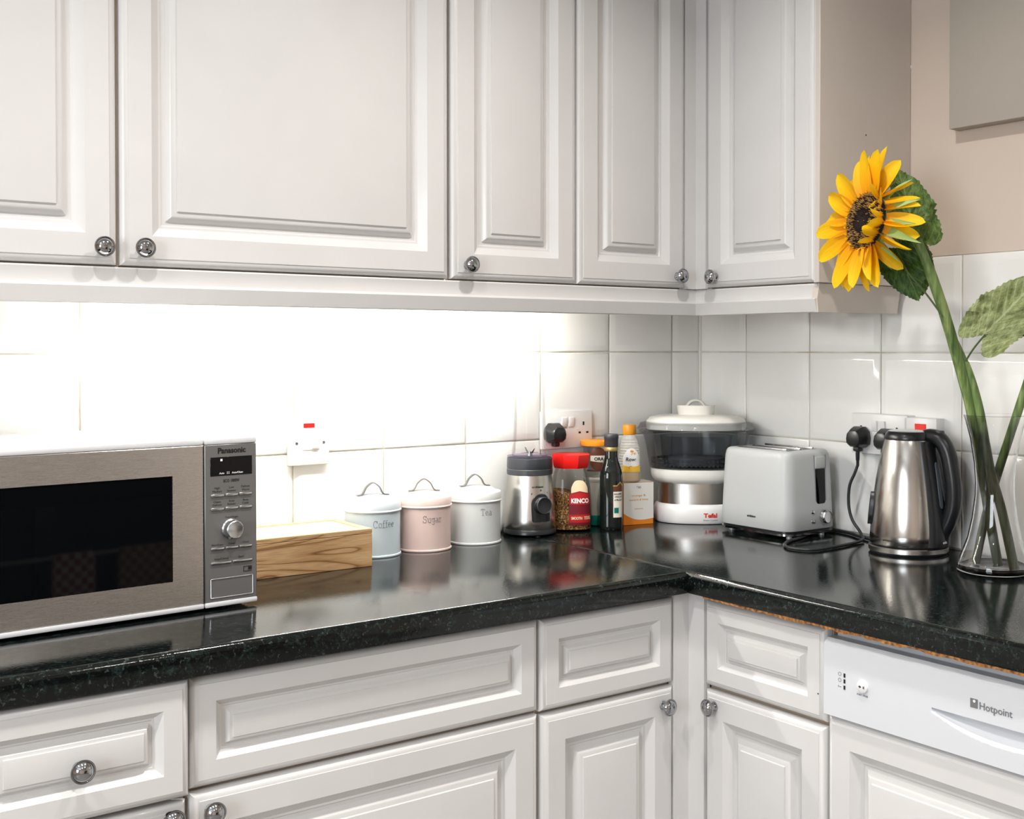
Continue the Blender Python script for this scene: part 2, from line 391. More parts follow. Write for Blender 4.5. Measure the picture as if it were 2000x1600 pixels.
# ------------------------------------------------------------------ room shell
def struct(name, mb, m, **k): return tag(mb.build(name, m, **k), kind='structure')
H = 2.42
struct('floor', MB().box(-4.2, .1, -4.1, .1, -.1, 0), 'floor')
struct('ceiling', MB().box(-4.2, .1, -4.1, .1, H, H+.1), 'ceiling')
wb = struct('wall_back', MB().box(-4.2, 0, .006, .12, 0, H).box(-4.2, 0, 0, .006, 1.5012, H).box(-4.2, 0, 0, .006, 0, .888), 'wallpaint')
wr = struct('wall_right', MB().box(.006, .12, -4.1, .12, 0, H).box(0, .006, -4.1, .006, 1.5012, H).box(0, .006, -4.1, .006, 0, .888), 'wallpaint')
wl = struct('wall_left', MB().box(-4.3, -4.2, -1.5, .12, 0, H).box(-4.3, -4.2, -4.1, -2.9, 0, H).box(-4.3, -4.2, -2.9, -1.5, 0, .95).box(-4.3, -4.2, -2.9, -1.5, 2.12, H), 'wallpaint')
wf = struct('wall_front', MB().box(-4.2, 0, -4.1, -4.0, 0, H), 'wallpaint')
win = struct('window_1', MB().box(-4.27, -4.24, -2.9, -1.5, .95, 1.0).box(-4.27, -4.24, -2.9, -1.5, 2.07, 2.12).box(-4.27, -4.24, -2.9, -2.85, 1, 2.07).box(-4.27, -4.24, -1.55, -1.5, 1, 2.07).box(-4.27, -4.24, -2.225, -2.175, 1, 2.07), 'white_pl')
MB().box(-4.256, -4.252, -2.85, -1.55, 1.0, 2.07).build('window_pane', 'glass', win)
# grout beds and tiles
ZJ = [.9012, 1.1012, 1.3012, 1.5012]
MB().box(-4.2, 0, .0015, .0062, .889, 1.5015).build('grout_bed', 'grout', wb)
MB().box(.0015, .0062, -4.0, 0, .889, 1.5015).build('grout_bed', 'grout', wr)
def tile_mesh(wd, ht):
    g = .0014; b = .013; mb = MB()
    rings = []
    for o, d in ((g, .003), (g, .0006), (g+.0015, -.0008), (g+.004, -.0016), (g+b, -.0046), (g+b+.004, -.0050)):
        rings.append([(o, d, o), (wd-o, d, o), (wd-o, d, ht-o), (o, d, ht-o)])
    R = [[mb.bm.verts.new(p) for p in r] for r in rings]
    for A, B in zip(R, R[1:]):
        for i in range(4): mb.bm.faces.new([A[i], A[(i+1) % 4], B[(i+1) % 4], B[i]])
    mb.bm.faces.new(R[-1])
    return mb.mesh('tile', 'walltile', 30)
TW = .202; T_full = tile_mesh(TW, .2); TA = tile_mesh(.0963-.004, .2); TB = tile_mesh(.1607-.004, .2)
for row in range(3):
    z = ZJ[row]
    meshobj('tile', TA, wb, (-.0963, 0, z))
    for i in range(12):
        if row == 2 and i > 11: continue
        meshobj('tile', T_full, wb, (-.0963-(i+1)*TW, random.uniform(-.0003, .0003), z), (0, 0, 0))
    meshobj('tile', TB, wr, (0, -.004, z), (0, 0, -pi/2))
    for i in range(8):
        meshobj('tile', T_full, wr, (random.uniform(-.0003, .0003), -.1607-i*TW, z), (0, 0, -pi/2))
mb = MB()
for y, z, r in ((-.636, 1.9407, .0035), (-.6365, 1.918, .003), (-.637, 1.9039, .0055), (-.635, 1.8914, .0035), (-.6355, 1.925, .0025)):
    mb.lathe([(0, .003), (r*.7, .002), (r, -.001)], n=10, c=(0, y, z), axis='x-')
MB().box(-.0062, 0, -.0062, 0, .889, 1.5015).build('corner_sealant', 'white_cream', wb)
tag(mb.build('filler_blob', 'caulk', wr), 'small dried filler blobs')

# range cooker opposite, seen only as the dark reflection in the microwave door
rc = thing('range_cooker', 'black range cooker reflected in the microwave door glass', 'cooker', (-.62, -3.98, 0), 0)
MB().box(-.60, .60, 0, .58, .12, .90, .004, 1).build('body', 'black', rc)
MB().box(-.60, .60, 0, .60, .90, .925, .004, 1).build('hob', 'black_matt', rc)
for x0, x1 in ((-.58, -.02), (.02, .58)): MB().box(x0, x1, .58, .60, .16, .70, .006, 2).build('oven_door', 'black', rc)
for x in (-.50, -.36, -.22, -.08, .08, .22, .36, .50): MB().lathe([(0, .03), (.017, .028), (.020, 0)], n=20, c=(x, -.58, .80), axis='y-').xform(Matrix.Rotation(pi, 4, 'Z')@Matrix.Scale(-1, 4, (1, 0, 0))).build('knob', 'chrome_dull', rc)
MB().tube([(-.56, .64, .50), (.56, .64, .50)], .010, 12).build('rail', 'chrome_dull', rc)
def towel(label, x, wd, m):
    mb = MB(); n = 16
    for sgn in (-1, 1):
        g = [[mb.bm.verts.new((wd*(i/n-.5), sgn*(.0135+.002*sin(i*1.3)), -.40*j/10)) for i in range(n+1)] for j in range(11)]
        for j in range(10):
            for i in range(n): mb.bm.faces.new([g[j][i], g[j][i+1], g[j+1][i+1], g[j+1][i]])
        if sgn < 0: g0 = g[0]
        else:
            for i in range(n): mb.bm.faces.new([g0[i], g0[i+1], g[0][i+1], g[0][i]])
    o = mb.build('tea_towel', m, loc=(x, -3.34, .5115)); tag(o, label, 'towel')
for nm, ca, cb in (('gingham_red', (.55, .50, .50), (.30, .03, .05)), ('gingham_tan', (.45, .36, .28), (.22, .12, .07))):
    m = mat(nm, ca, .9); ck = N(m, 'ShaderNodeTexChecker'); ck.inputs['Scale'].default_value = 40; ck.inputs[1].default_value = (*ca, 1); ck.inputs[2].default_value = (*cb, 1)
    L(m, coords(m), ck.inputs[0]); L(m, ck.outputs[0], P(m).inputs['Base Color']); M[nm] = m
towel('red gingham tea towel, the left reflection in the microwave door', -.472, .16, 'gingham_red')
towel('tan gingham tea towel, the right reflection in the microwave door', -.172, .24, 'gingham_tan')

# ------------------------------------------------------------------ wall cabinets
DF = -.287
def wall_cab(label, loc, rz, x0, x1, doors, knobs):
    """doors: list of (x0,x1); knobs: list of (x,z) per door"""
    t = thing('wall_cabinet', label, 'cabinet', loc, rz)
    MB().box(x0+.001, x1-.001, DF+.0215, -.002, 1.4405, 2.18, .0008, 1).build('carcass', 'carcass', t, smooth=0)
    for (a, b), (kx, kz) in zip(doors, knobs):
        d = panel_front('door', a, b, 1.4425, 2.175, DF, t)
        knob(d, kx, kz, DF)
    return t
wall_cab('white wall cabinet at the left edge, its door cut off by the frame', (0, 0, 0), 0, -2.13, -1.525, [(-2.125, -1.5285)], [(-1.5530, 1.4690)])
wall_cab('wide single-door white wall cabinet above the microwave', (0, 0, 0), 0, -1.525, -.9165, [(-1.5225, -.9195)], [(-1.4905, 1.4700)])
wall_cab('white wall cabinet with two narrow doors, left of the inner corner', (0, 0, 0), 0, -.9165, -.3135, [(-.9125, -.6160), (-.6115, -.3155)], [(-.8800, 1.4695), (-.3415, 1.4675)])
c4 = wall_cab('single white wall cabinet on the right wall behind the sunflower', (0, 0, 0), -pi/2, .315, .6275, [(.3165, .6235)], [(.3500, 1.4645)])
sp_ = MB().box(.628, .640, DF, -.001, 1.4405, 2.18, .001, 1).build('side_panel', 'side', c4)
MB().box(.6240, .6282, DF+.0015, DF+.03, 1.4405, 2.18, .0008, 1).build('edge_strip', 'paint', c4)
MB().lathe([(0, .0003), (.0016, .0003), (.0016, -.002)], n=12, c=(-.1471, -.6402, 1.7444), axis='y-').build('screw_hole', 'ink', c4).matrix_parent_inverse = c4.matrix_world.inverted()
bpy.context.view_layer.update()
for o in c4.children:
    if o.name.startswith('screw_hole'): o.matrix_parent_inverse = Matrix.Rotation(pi/2, 4, 'Z')
# corner post between the two runs
t = MB(); t.prism([(-.3130, DF+.004), (-.283, DF+.004), (-.283, -.3130), (DF+.015, -.3130), (DF+.015, DF+.015), (-.3130, DF+.015)], 1.4405, 2.18, 'xy')
struct('trim_1', MB().prism([(-.3140, DF+.003), (DF+.003, DF+.003), (DF+.003, -.3150), (DF+.018, -.3150), (DF+.018, DF+.018), (-.3140, DF+.018)], 1.4405, 2.18, 'xy'), 'paint', smooth=0)
t.bm.free()
# light pelmets (moulded strips under the cabinets)
def pelmet_prof(): return [(-.2600, 1.4395), (-.2780, 1.4395), (-.2800, 1.4370), (-.2775, 1.4250), (-.2790, 1.4130), (-.2868, 1.4085), (-.2805, 1.3835), (-.2785, 1.3820), (-.2680, 1.3820), (-.2650, 1.4050)]
def sweep(prof, ends, corner):
    """prof in (y, z) along x, mitred: ends -> list of x as function of y"""
    mb = MB(); A = [mb.bm.verts.new((ends[0](y), y, z)) for y, z in prof]; B = [mb.bm.verts.new((ends[1](y), y, z)) for y, z in prof]
    n = len(prof)
    for i in range(n): mb.bm.faces.new([A[i], B[i], B[(i+1) % n], A[(i+1) % n]])
    mb.bm.faces.new(A); mb.bm.faces.new(B[::-1]); return mb
o = sweep(pelmet_prof(), (lambda y: -2.13, lambda y: y), 0).build('light_pelmet', 'paint_h', smooth=30)
tag(o, 'long white moulded pelmet strip under the left run of wall cabinets', 'pelmet')
pm = thing('light_pelmet', 'short white pelmet under the right wall cabinet, returning back to the wall', 'pelmet', (0, 0, 0), 0)
mb = sweep(pelmet_prof(), (lambda y: -y, lambda y: .628), 0); mb.build('front_strip', 'paint_h', pm, smooth=30, rot=(0, 0, -pi/2))
MB().prism([(-.2805, 1.3825), (-.284, 1.4100), (-.278, 1.4395), (-.022, 1.4395), (-.034, 1.3830)], -.632, -.618, 'xz').build('end_return', 'side', pm, smooth=0)
# fluorescent strip under the wide cabinet
ul = thing('strip_light', 'fluorescent strip light glowing under the left run of wall cabinets', 'light', (-1.02, -.16, 1.4405))
MB().box(-.49, .49, -.018, .018, -.028, 0, .003).build('housing', 'white_pl', ul)
MB().tube([(-.47, 0, -.041), (.47, 0, -.041)], .0075, 14).build('tube', 'tube_light', ul)
MB().box(-.49, -.47, -.012, .012, -.052, -.026, .003).build('end_cap', 'white_pl', ul); MB().box(.47, .49, -.012, .012, -.052, -.026, .003).build('end_cap', 'white_pl', ul)
# ceiling downlights
_dl_ring = MB().lathe([(.045, 0), (.058, 0), (.058, -.004), (.050, -.008), (.045, -.004), (.045, 0)], n=32).mesh('bezel', 'chrome_dull', 40)
_dl_lens = MB().lathe([(0, -.003), (.045, -.003)], n=32).mesh('lens', 'lamp_disc', 0)
for i, (x, y) in enumerate(((-.95, -.98), (-1.75, -1.05), (-2.6, -1.05), (-.95, -2.4), (-1.95, -2.6), (-3.0, -2.5))):
    t = thing('downlight', ['recessed ceiling downlight nearest the corner', 'recessed ceiling downlight in front of the microwave', 'recessed ceiling downlight at the far left of the front row', 'recessed ceiling downlight at the right behind the camera', 'recessed ceiling downlight straight behind the camera', 'recessed ceiling downlight at the left behind the camera'][i], 'light', (x, y, H))
    meshobj('bezel', _dl_ring, t); meshobj('lens', _dl_lens, t)
    l = bpy.data.lights.new('downlight_lamp', 'AREA'); l.shape = 'DISK'; l.size = .085; l.energy = P_SPOT; l.color = (1.0, .955, .91); l.spread = radians(135)
    lo = bpy.data.objects.new('downlight_lamp', l); COL.objects.link(lo); lo.parent = t; lo.location = (0, 0, -.012)

# ------------------------------------------------------------------ worktops
def wt_prof(): # (y, z) front nosing at y=-.603
    pts = [(-.001, .8605), (-.001, .9)]
    for k in range(7):
        a = pi/2+k*(pi/2)/6; pts.append((-.603+.011+.011*cos(a), .889+.011*sin(a)))
    pts += [(-.603, .8635), (-.6015, .8605)]
    return pts
o = sweep(wt_prof(), (lambda y: -2.6, lambda y: -.6038), 0).build('worktop', 'worktop', smooth=50)
tag(o, 'black speckled laminate worktop along the left wall, under the microwave', 'worktop')
wtb = thing('worktop', 'black speckled laminate worktop along the right wall, under kettle and toaster', 'worktop', (0, 0, 0), 0)
sweep(wt_prof(), (lambda y: .001, lambda y: 1.7), 0).build('slab', 'worktop', wtb, smooth=50, rot=(0, 0, -pi/2))
mb = MB(); random.seed(3); ys = [-.64-.012*i for i in range(80)]; vv = []
for y in ys: vv += [(-.6005-random.uniform(0, .0008), y, .8606), (-.6005-random.uniform(0, .0012), y, .8575-random.uniform(0, .0035)*min(1, (-.6-y)*4)), (-.588, y, .8575)]
mb.raw(vv, [(3*i, 3*i+1, 3*i+4, 3*i+3) for i in range(79)]+[(3*i+1, 3*i+2, 3*i+5, 3*i+4) for i in range(79)]+[(3*i+2, 3*i, 3*i+3, 3*i+5) for i in range(79)])
tag(mb.build('chipboard_edge', 'chip', wtb, smooth=0), 'frayed brown chipboard edge')

# ------------------------------------------------------------------ base cabinets
BF = -.580
def base_cab(label, x0, x1, fronts, rz=0, dy=0):
    t = thing('base_cabinet', label, 'cabinet', (0, 0, 0), rz)
    MB().box(x0+.0005, x1-.0005, BF+.0215, -.02, .10, .858, .0008, 1).build('carcass', 'carcass', t, smooth=0)
    for kind, a, b, z0, z1, kn, yy in fronts:
        f = panel_front(kind, a, b, z0, z1, yy, t, DRAW_PROF if kind == 'drawer' else DOOR_PROF, 'paint_h' if kind == 'drawer' or b-a > .5 else 'paint')
        if kn: knob(f, kn[0], kn[1], yy)
    return t
base_cab('white base cabinet at the left edge with a knobbed drawer over a door', -2.12, -1.523, [('drawer', -1.8250, -1.5262, .6935, .8545, (-1.6725, .7650), -.594), ('door', -1.8250, -1.5262, .13, .6840, (-1.5500, .6660), BF)])
base_cab('wide white base cabinet with a long knobless drawer front', -1.523, -.921, [('drawer', -1.5202, -.9238, .6965, .8520, None, BF), ('door', -1.5202, -.9238, .13, .6900, (-1.4930, .6640), BF)])
base_cab('narrow white base cabinet left of the inner corner', -.921, -.6125, [('drawer', -.9185, -.6150, .6930, .8500, None, BF), ('door', -.9165, -.6150, .13, .6865, (-.6430, .6555), BF)])
b4 = base_cab('narrow white base cabinet between inner corner and dishwasher', .6175, .9085, [('drawer', .6200, .9065, .6925, .8480, None, BF), ('door', .6215, .9065, .13, .6840, (.6490, .6590), BF)], -pi/2)
MB().lathe([(0, .0004), (.0013, .0004), (.0013, -.001)], n=10, c=(.8935, BF, .7385), axis='y-').build('screw_hole', 'ink', b4)
struct('trim_2', MB().prism([(-.6140, BF+.002), (BF+.002, BF+.002), (BF+.002, -.6190), (BF+.018, -.6190), (BF+.018, BF+.018), (-.6140, BF+.018)], .10, .8595, 'xy'), 'paint', smooth=0)
struct('baseboard_back', MB().box(-2.6, -.53, -.53, -.515, 0, .10), 'paint_h'); struct('baseboard_right', MB().box(-.53, -.515, -1.6, -.53, 0, .10), 'paint_h')

# dishwasher
dw = thing('dishwasher', 'white integrated dishwasher with control panel at the right edge', 'dishwasher', (0, 0, 0), -pi/2)
MB().box(.9125, 1.508, -.555, -.02, .10, .8455, .002).build('body', 'dw_white', dw)
X0, X1, Z0, Z1, YF = .9112, 1.508, .7120, .8360, -.5865
def scoop(x, z):
    cx_, hw = 1.2400, .1180
    u = (x-cx_)/hw
    if abs(u) >= 1: return 0
    top = .7710; bot = top-.0060-.0240*(1-u*u)
    if z > top or z < bot: return 0
    return .013*min(1, (top-z)/.0012)*max(0, min(1, (z-bot)/.012))**.7
mb = MB(); xs = [X0+(X1-X0)*i/200 for i in range(201)]; zs = [Z0+(.8285-Z0)*i/90 for i in range(91)]
g = [[mb.bm.verts.new((x, YF+scoop(x, z), z)) for x in xs] for z in zs]
for i in range(90):
    for j in range(200): mb.bm.faces.new([g[i][j], g[i][j+1], g[i+1][j+1], g[i+1][j]])
tl = [mb.bm.verts.new((x, YF+.0095, .8365)) for x in xs]
for j in range(200): mb.bm.faces.new([g[90][j], g[90][j+1], tl[j+1], tl[j]])
bl = [mb.bm.verts.new((x, YF+.03, .8365)) for x in xs]
for j in range(200): mb.bm.faces.new([tl[j], tl[j+1], bl[j+1], bl[j]])
fb = [mb.bm.verts.new((x, YF+.03, Z0)) for x in xs]
for j in range(200): mb.bm.faces.new([fb[j], fb[j+1], g[0][j+1], g[0][j]])
for k in (0, 200): mb.bm.faces.new([g[i][k] for i in range(91)]+[tl[k], bl[k], fb[k]])
mb.build('control_panel', 'dw_white', dw, smooth=35)
panel_front('door', .9112, 1.508, .13, .7085, BF, dw, DOOR_PROF, 'paint_h')
for z in (.7832, .7737, .7635):
    MB().box(.9525, .9560, YF-.0006, YF+.001, z-.0032, z+.0032).build('indicator', 'ink', dw, smooth=0)
mb = MB()
for z in (.7840, .7742):
    mb.lathe([(.0026, 0), (.0032, 0), (.0032, -.0003), (.0026, -.0003), (.0026, 0)], n=14, c=(.9445, YF-.0004, z), axis='y-')
mb.box(.9415, .9425, YF-.0004, YF+.0004, .7622, .7652).box(.9440, .9475, YF-.0004, YF+.0004, .7630, .7638)
mb.build('icon', 'ink_grey', dw, smooth=0)
MB().lathe([(0, .0042), (.0085, .0040), (.0100, .0030), (.0104, .0015), (.0106, -.001)], n=32, c=(.9910, YF, .7735), axis='y-').build('start_button', 'white_pl', dw)
mb = MB(); mb.raw([(.9855, YF-.0045, .7735), (.9885, YF-.0045, .7758), (.9885, YF-.0045, .7712)], [(0, 2, 1)]); mb.raw([(.9915, YF-.0045, .7735), (.9888, YF-.0045, .7752), (.9888, YF-.0045, .7718)], [(0, 2, 1)])
mb.box(.9945, .9953, YF-.0048, YF-.0043, .7715, .7755).box(.9962, .9970, YF-.0048, YF-.0043, .7715, .7755); mb.build('icon', 'ink', dw, smooth=0)
fl = lambda u, v: (u, YF-.0007, v)
texts([('START - PAUSE', .9905, .7583, .0028, .022)], fl, 'ink', dw, bold=.01)
mk = MB().box(1.1865, 1.1990, YF-.0008, YF, .7885, .8020, .0004, 1).build('logo_square', 'ink_grey', dw, smooth=0)
MB().lathe([(0, .0003), (.0022, .0003), (.0022, 0)], n=14, c=(1.1935, YF-.0008, .7985), axis='y-').build('logo_dot', 'white_pl', mk)
texts([('Hotpoint', 1.2285, .7890, .0105, .0530)], fl, 'ink_grey', dw, bold=.012)

# ------------------------------------------------------------------ microwave
mw = thing('microwave', 'steel-fronted microwave oven with black glass door at the left', 'microwave', (-1.3432, -.3874, .9), radians(3.4))
Wm = -.488
MB().box(Wm, 0, .012, .345, .009, .2685, .006, 3).build('case', 'mw_white', mw)
dr = MB(); _o = [(Wm, .0135), (-.0885, .0135), (-.0885, .2605), (Wm, .2605)]; _i = [(-.440, .0535), (-.1380, .0535), (-.1380, .2160), (-.440, .2160)]
_i2 = [(-.4395, .0540), (-.1385, .0540), (-.1385, .2155), (-.4395, .2155)]
_v = [(x, .011, z) for x, z in _o]+[(x, .0012, z) for x, z in _o]+[(x+(.0012 if x < -.3 else -.0012), 0, z+(.0012 if z < .1 else -.0012)) for x, z in _o]+[(x, 0, z) for x, z in _i]+[(x, .003, z) for x, z in _i2]
dr.raw(_v, [(4*k+i, 4*k+(i+1) % 4, 4*k+4+(i+1) % 4, 4*k+4+i) for k in range(4) for i in range(4)]+[(3, 2, 1, 0)])
d = dr.build('door', 'steel_mw', mw, smooth=0)
MB().box(-.440, -.1380, .0016, .010, .0530, .2165).build('door_glass', 'black_glass', d, smooth=0)
MB().box(Wm, -.0885, -.0004, .012, .2605, .2700, .0025, 2).build('top_trim', 'silver_trim', d)
MB().box(Wm, -.0885, -.0012, .011, .0055, .0135, .002, 2).build('bottom_trim', 'silver_trim', d)
cp = MB().box(-.0868, 0, .0001, .011, .0135, .2605, .0012, 1).build('control_panel', 'steel_mw2', mw)
MB().box(-.0868, .0005, -.0003, .012, .2605, .2700, .0025, 2).build('top_trim', 'silver_trim', cp)
MB().box(-.0868, .0005, -.0012, .011, .0055, .0135, .002, 2).build('bottom_trim', 'silver_trim', cp)
MB().box(-.0775, -.0078, -.0006, .002, .2110, .2405, .0004, 1).build('display', 'black_glass', cp)
mp = lambda u, v: (u, -.0003, v)
texts([('Panasonic', -.0418, .2465, .0085, .0465)], mp, 'ink', cp, bold=.035)
texts([('ECO 1000W', -.0425, .2005, .0046, .0270)], mp, 'ink', cp, bold=.02)
L1 = [('High', -.0665, .1905, .0034, None), ('Medium', -.0665, .1852, .0034, None), ('Low', -.0425, .1905, .0034, None), ('Simmer', -.0425, .1852, .0034, None), ('Defrost', -.0190, .1905, .0034, None), ('Warm', -.0190, .1852, .0034, None),
      ('Chaos', -.0665, .1690, .0034, None), ('Defrost', -.0665, .1640, .0034, None), ('Auto', -.0425, .1690, .0034, None), ('Reheat', -.0425, .1640, .0034, None), ('Auto', -.0190, .1690, .0034, None), ('Cook', -.0190, .1640, .0034, None),
      ('Time/Weight', -.0425, .1435, .0030, .022), ('More/Less', -.0665, .1015, .0032, None), ('Timer', -.0425, .1015, .0032, None), ('Clock', -.0190, .1015, .0032, None), ('Stop/Cancel', -.0600, .0790, .0034, None), ('Start', -.0270, .0790, .0034, None)]
for k in sorted({(t_[1], round(t_[2]*50)) for t_ in L1}):
    for t_ in [t_ for t_ in L1 if (t_[1], round(t_[2]*50)) == k]: texts([t_], mp, 'ink', cp, bold=.0)
texts([('Auto', -.0590, .2138, .0028, None)], lambda u, v: (u, -.0010, v), 'ink_white', cp, bold=.02)
texts([('Auto/Clean', -.0330, .2138, .0028, None)], lambda u, v: (u, -.0010, v), 'ink_white', cp, bold=.02)
mb = MB().box(-.0612, -.0578, -.0009, 0, .2340, .2376)
for i in range(2):
    for j in range(2): mb.box(-.0505+i*.0028, -.0492+i*.0028, -.0010, 0, .2136+j*.0022, .2146+j*.0022)
mb.build('display_marks', 'ink_white', cp, smooth=0)
bt = MB().box(0, .0222, -.0028, .001, 0, .0050, .0018, 2).mesh('button', 'chrome_dull', 40); bt2 = MB().box(0, .0338, -.0028, .001, 0, .0050, .0018, 2).mesh('button', 'chrome_dull', 40)
for z in (.1780, .1568, .0942):
    for k in range(3): meshobj('button', bt, cp, (-.0775+k*.0234, 0, z))
for k in range(2): meshobj('button', bt2, cp, (-.0775+k*.0354, 0, .0715))
MB().lathe([(.0160, 0), (.0160, .0030), (.0140, .0045), (.0140, .0170), (.0128, .0180), (.0118, .0176), (0, .0176)], n=40, c=(-.0440, 0, .1265), axis='y-').build('dial', 'chrome_dull', cp)
mb = MB().box(-.0230, -.0090, -.0006, 0, .0560, .0568).box(-.0230, -.0090, -.0006, 0, .0636, .0644).box(-.0230, -.0222, -.0006, 0, .0560, .0644).box(-.0150, -.0090, -.0006, 0, .0580, .0630)
mb.build('logo', 'ink', cp, smooth=0)
mb = MB()
for a in ((-.0775, -.0075, .0490, .0500), (-.0775, -.0075, .0195, .0205), (-.0780, -.0770, .0200, .0495), (-.0080, -.0070, .0200, .0495)): mb.box(a[0], a[1], -.0012, .001, a[2], a[3], .0004, 1)
mb.build('door_release', 'chrome_dull', cp, smooth=0)
for x in (Wm+.04, -.04):
    for y in (.03, .30): MB().lathe([(0, 0), (.011, 0), (.012, .010), (0, .010)], n=16, c=(x, y, 0)).build('foot', 'black_matt', mw)

# ------------------------------------------------------------------ wooden box
wx = thing('wooden_box', 'low oak box with inlaid lid beside the microwave', 'box', (-1.0368, -.1993, .9), radians(-1.0))
MB().box(-.245, 0, 0, .160, 0, .0620, .0008, 1).build('body', 'wood', wx, smooth=0)
ld = MB().box(-.245, 0, 0, .160, .0626, .0690, .0006, 1).build('lid', 'wood', wx, smooth=0)
mb = MB().box(-.245, 0, 0, .014, .0690, .0712).box(-.245, 0, .146, .160, .0690, .0712).box(-.245, -.231, .014, .146, .0690, .0712).box(-.014, 0, .014, .146, .0690, .0712)
mb.build('lid_frame', 'wood_pale', ld, smooth=0)
MB().box(-.231, -.014, .014, .146, .0688, .0698).build('lid_panel', 'box_inlay', ld, smooth=0)

# ------------------------------------------------------------------ canisters
def stroke_text(word, rad, z0, a_c, hgt, parent):
    """thin typewriter letters with serifs laid on a cylinder"""
    def arc(cx_, cy_, r, a, b, n=8, ry=None): return [(cx_+r*cos(radians(a+(b-a)*i/n)), cy_+(ry or r)*sin(radians(a+(b-a)*i/n))) for i in range(n+1)]
    G = {'C': ([arc(.34, .5, .30, 40, 320, 12, .5), [(.57, .62), (.57, 1.0)]], .75), 'S': ([[(.52, .70), (.52, .98)], arc(.30, .74, .22, 20, 220, 8, .26)+arc(.30, .26, .24, 60, -160, 8, .27), [(.06, .02), (.06, .30)]], .68),
         'T': ([[(.32, 0), (.32, 1)], [(.02, .74), (.02, 1), (.62, 1), (.62, .74)], [(.18, 0), (.46, 0)]], .72),
         'o': ([arc(.27, .33, .22, 0, 360, 14, .33)], .60), 'e': ([[(.05, .36), (.48, .36)]+arc(.27, .34, .21, 5, 320, 12, .32)], .58),
         'f': ([[(.18, 0), (.18, .75)]+arc(.34, .78, .16, 180, 60, 6, .22), [(.04, 0), (.36, 0)], [(.04, .62), (.38, .62)]], .44),
         'u': ([[(.02, .64), (.12, .64), (.12, .2)]+arc(.27, .2, .15, 180, 360, 6, .2)+[(.42, .64)], [(.42, .64), (.32, .64)], [(.42, 0), (.54, 0)], [(.42, .3), (.42, 0)]], .60),
         'g': ([arc(.26, .36, .20, 0, 360, 12, .28), [(.46, .64), (.46, -.1)]+arc(.28, -.12, .18, 0, -150, 6, .16), [(.46, .64), (.56, .64)]], .62),
         'a': ([arc(.27, .17, .20, 0, 360, 10, .17), [(.47, 0), (.47, .45)]+arc(.30, .45, .17, 0, 150, 6, .19), [(.47, 0), (.58, 0)]], .62),
         'r': ([[(.16, 0), (.16, .62), (.04, .62)], [(.02, 0), (.34, 0)], [(.16, .42)]+arc(.36, .42, .18, 150, 50, 5, .22)], .54)}
    tot = sum(G[c][1] for c in word); mb = MB(); x = -tot/2
    for c in word:
        for st in G[c][0]:
            pts = [(a_c+(x+px)*hgt/rad, z0+py*hgt) for px, py in st]
            mb.tube([(rad*sin(a), -rad*cos(a), z) for a, z in pts], .00042, 4)
        x += G[c][1]
    return mb.build('lettering', 'ink_grey', parent, smooth=0)
def canister(label, loc, rz, mb_, ml, word, a_c, z0, hrz):
    t = thing('canister', label, 'canister', loc, rz)
    r = .0545
    MB().lathe([(0, .001), (r, .001), (r+.0018, .0005), (r+.0024, .0022), (r+.0018, .0040), (r, .0050), (r, .0950), (r-.001, .0960), (r-.001, .005), (0, .005)], n=72).build('body', mb_, t)
    ld = MB().lathe([(r-.0005, .0885), (r+.0024, .0885), (r+.0030, .0900), (r+.0024, .0916), (r+.0016, .0925), (r+.0016, .1060), (r+.0004, .1080), (r-.0025, .1088), (r-.008, .1095), (r-.0115, .1110), (r-.016, .1150), (r-.020, .1170), (.012, .1195), (0, .1198)], n=72).build('lid', ml, t)
    zz = .1192
    pts = spline([(-.0320, 0, zz-.0006), (-.0240, 0, zz+.0002), (-.0190, 0, zz+.004), (-.0125, 0, zz+.0155), (0, 0, zz+.0235), (.0125, 0, zz+.0155), (.0190, 0, zz+.004), (.0240, 0, zz+.0002), (.0320, 0, zz-.0006)], 5)
    mb = MB()
    for i in range(len(pts)-1): pass
    mb.tube(pts, .0090, 12, flat=.16, upv=(0, 0, 1)); h = mb.build('handle', 'chrome_dark', ld, rot=(0, 0, hrz))
    stroke_text(word, r+.0003, z0, a_c, .0135 if word != 'Tea' else .0135, t)
    return t
canister('pale blue tin canister lettered Coffee, partly behind the wooden box', (-.9737, -.0819, .9), radians(-27.9), 'can_blue', 'lid_blue', 'Coffee', radians(25), .0600, radians(14))
canister('blush pink tin canister lettered Sugar', (-.8565, -.0830, .9), radians(-30.3), 'can_pink', 'lid_pink', 'Sugar', radians(19), .0600, radians(5))
canister('pale grey tin canister lettered Tea', (-.7270, -.0740, .9), radians(-32.8), 'can_grey', 'lid_grey', 'Tea', radians(27), .0620, radians(14))

# ------------------------------------------------------------------ wall plates and plugs
def plate(mb, x0, x1, z0, z1, y0, y1): return mb.box(x0, x1, y0, y1, z0, z1, .0016, 2)
sA = thing('switch_plate', 'white switch plate with a red neon on the left wall tiles above the canisters', 'switch', (-1.0780, -.0040, 1.1220))
plate(MB(), -.0430, .0430, -.0430, .0430, -.0110, 0).build('plate', 'white_pl', sA)
MB().box(-.0125, .0115, -.0120, -.009, .0310, .0400, .0006, 1).build('neon_window', 'red_neon', sA)
MB().box(-.0160, .0215, -.0122, -.009, -.0135, .0140, .0010, 1).build('rocker_surround', 'white_pl', sA)
MB().box(.0040, .0205, -.0165, -.010, -.0110, .0120, .0018, 2, rot=Matrix.Rotation(radians(7), 3, 'X'), piv=(0, -.012, 0)).build('rocker', 'white_pl', sA)
for x in (-.0270, .0310): MB().lathe([(0, .0006), (.0026, .0008), (.0032, 0)], n=14, c=(x, -.0110, .0005), axis='y-').build('screw', 'chrome', sA)
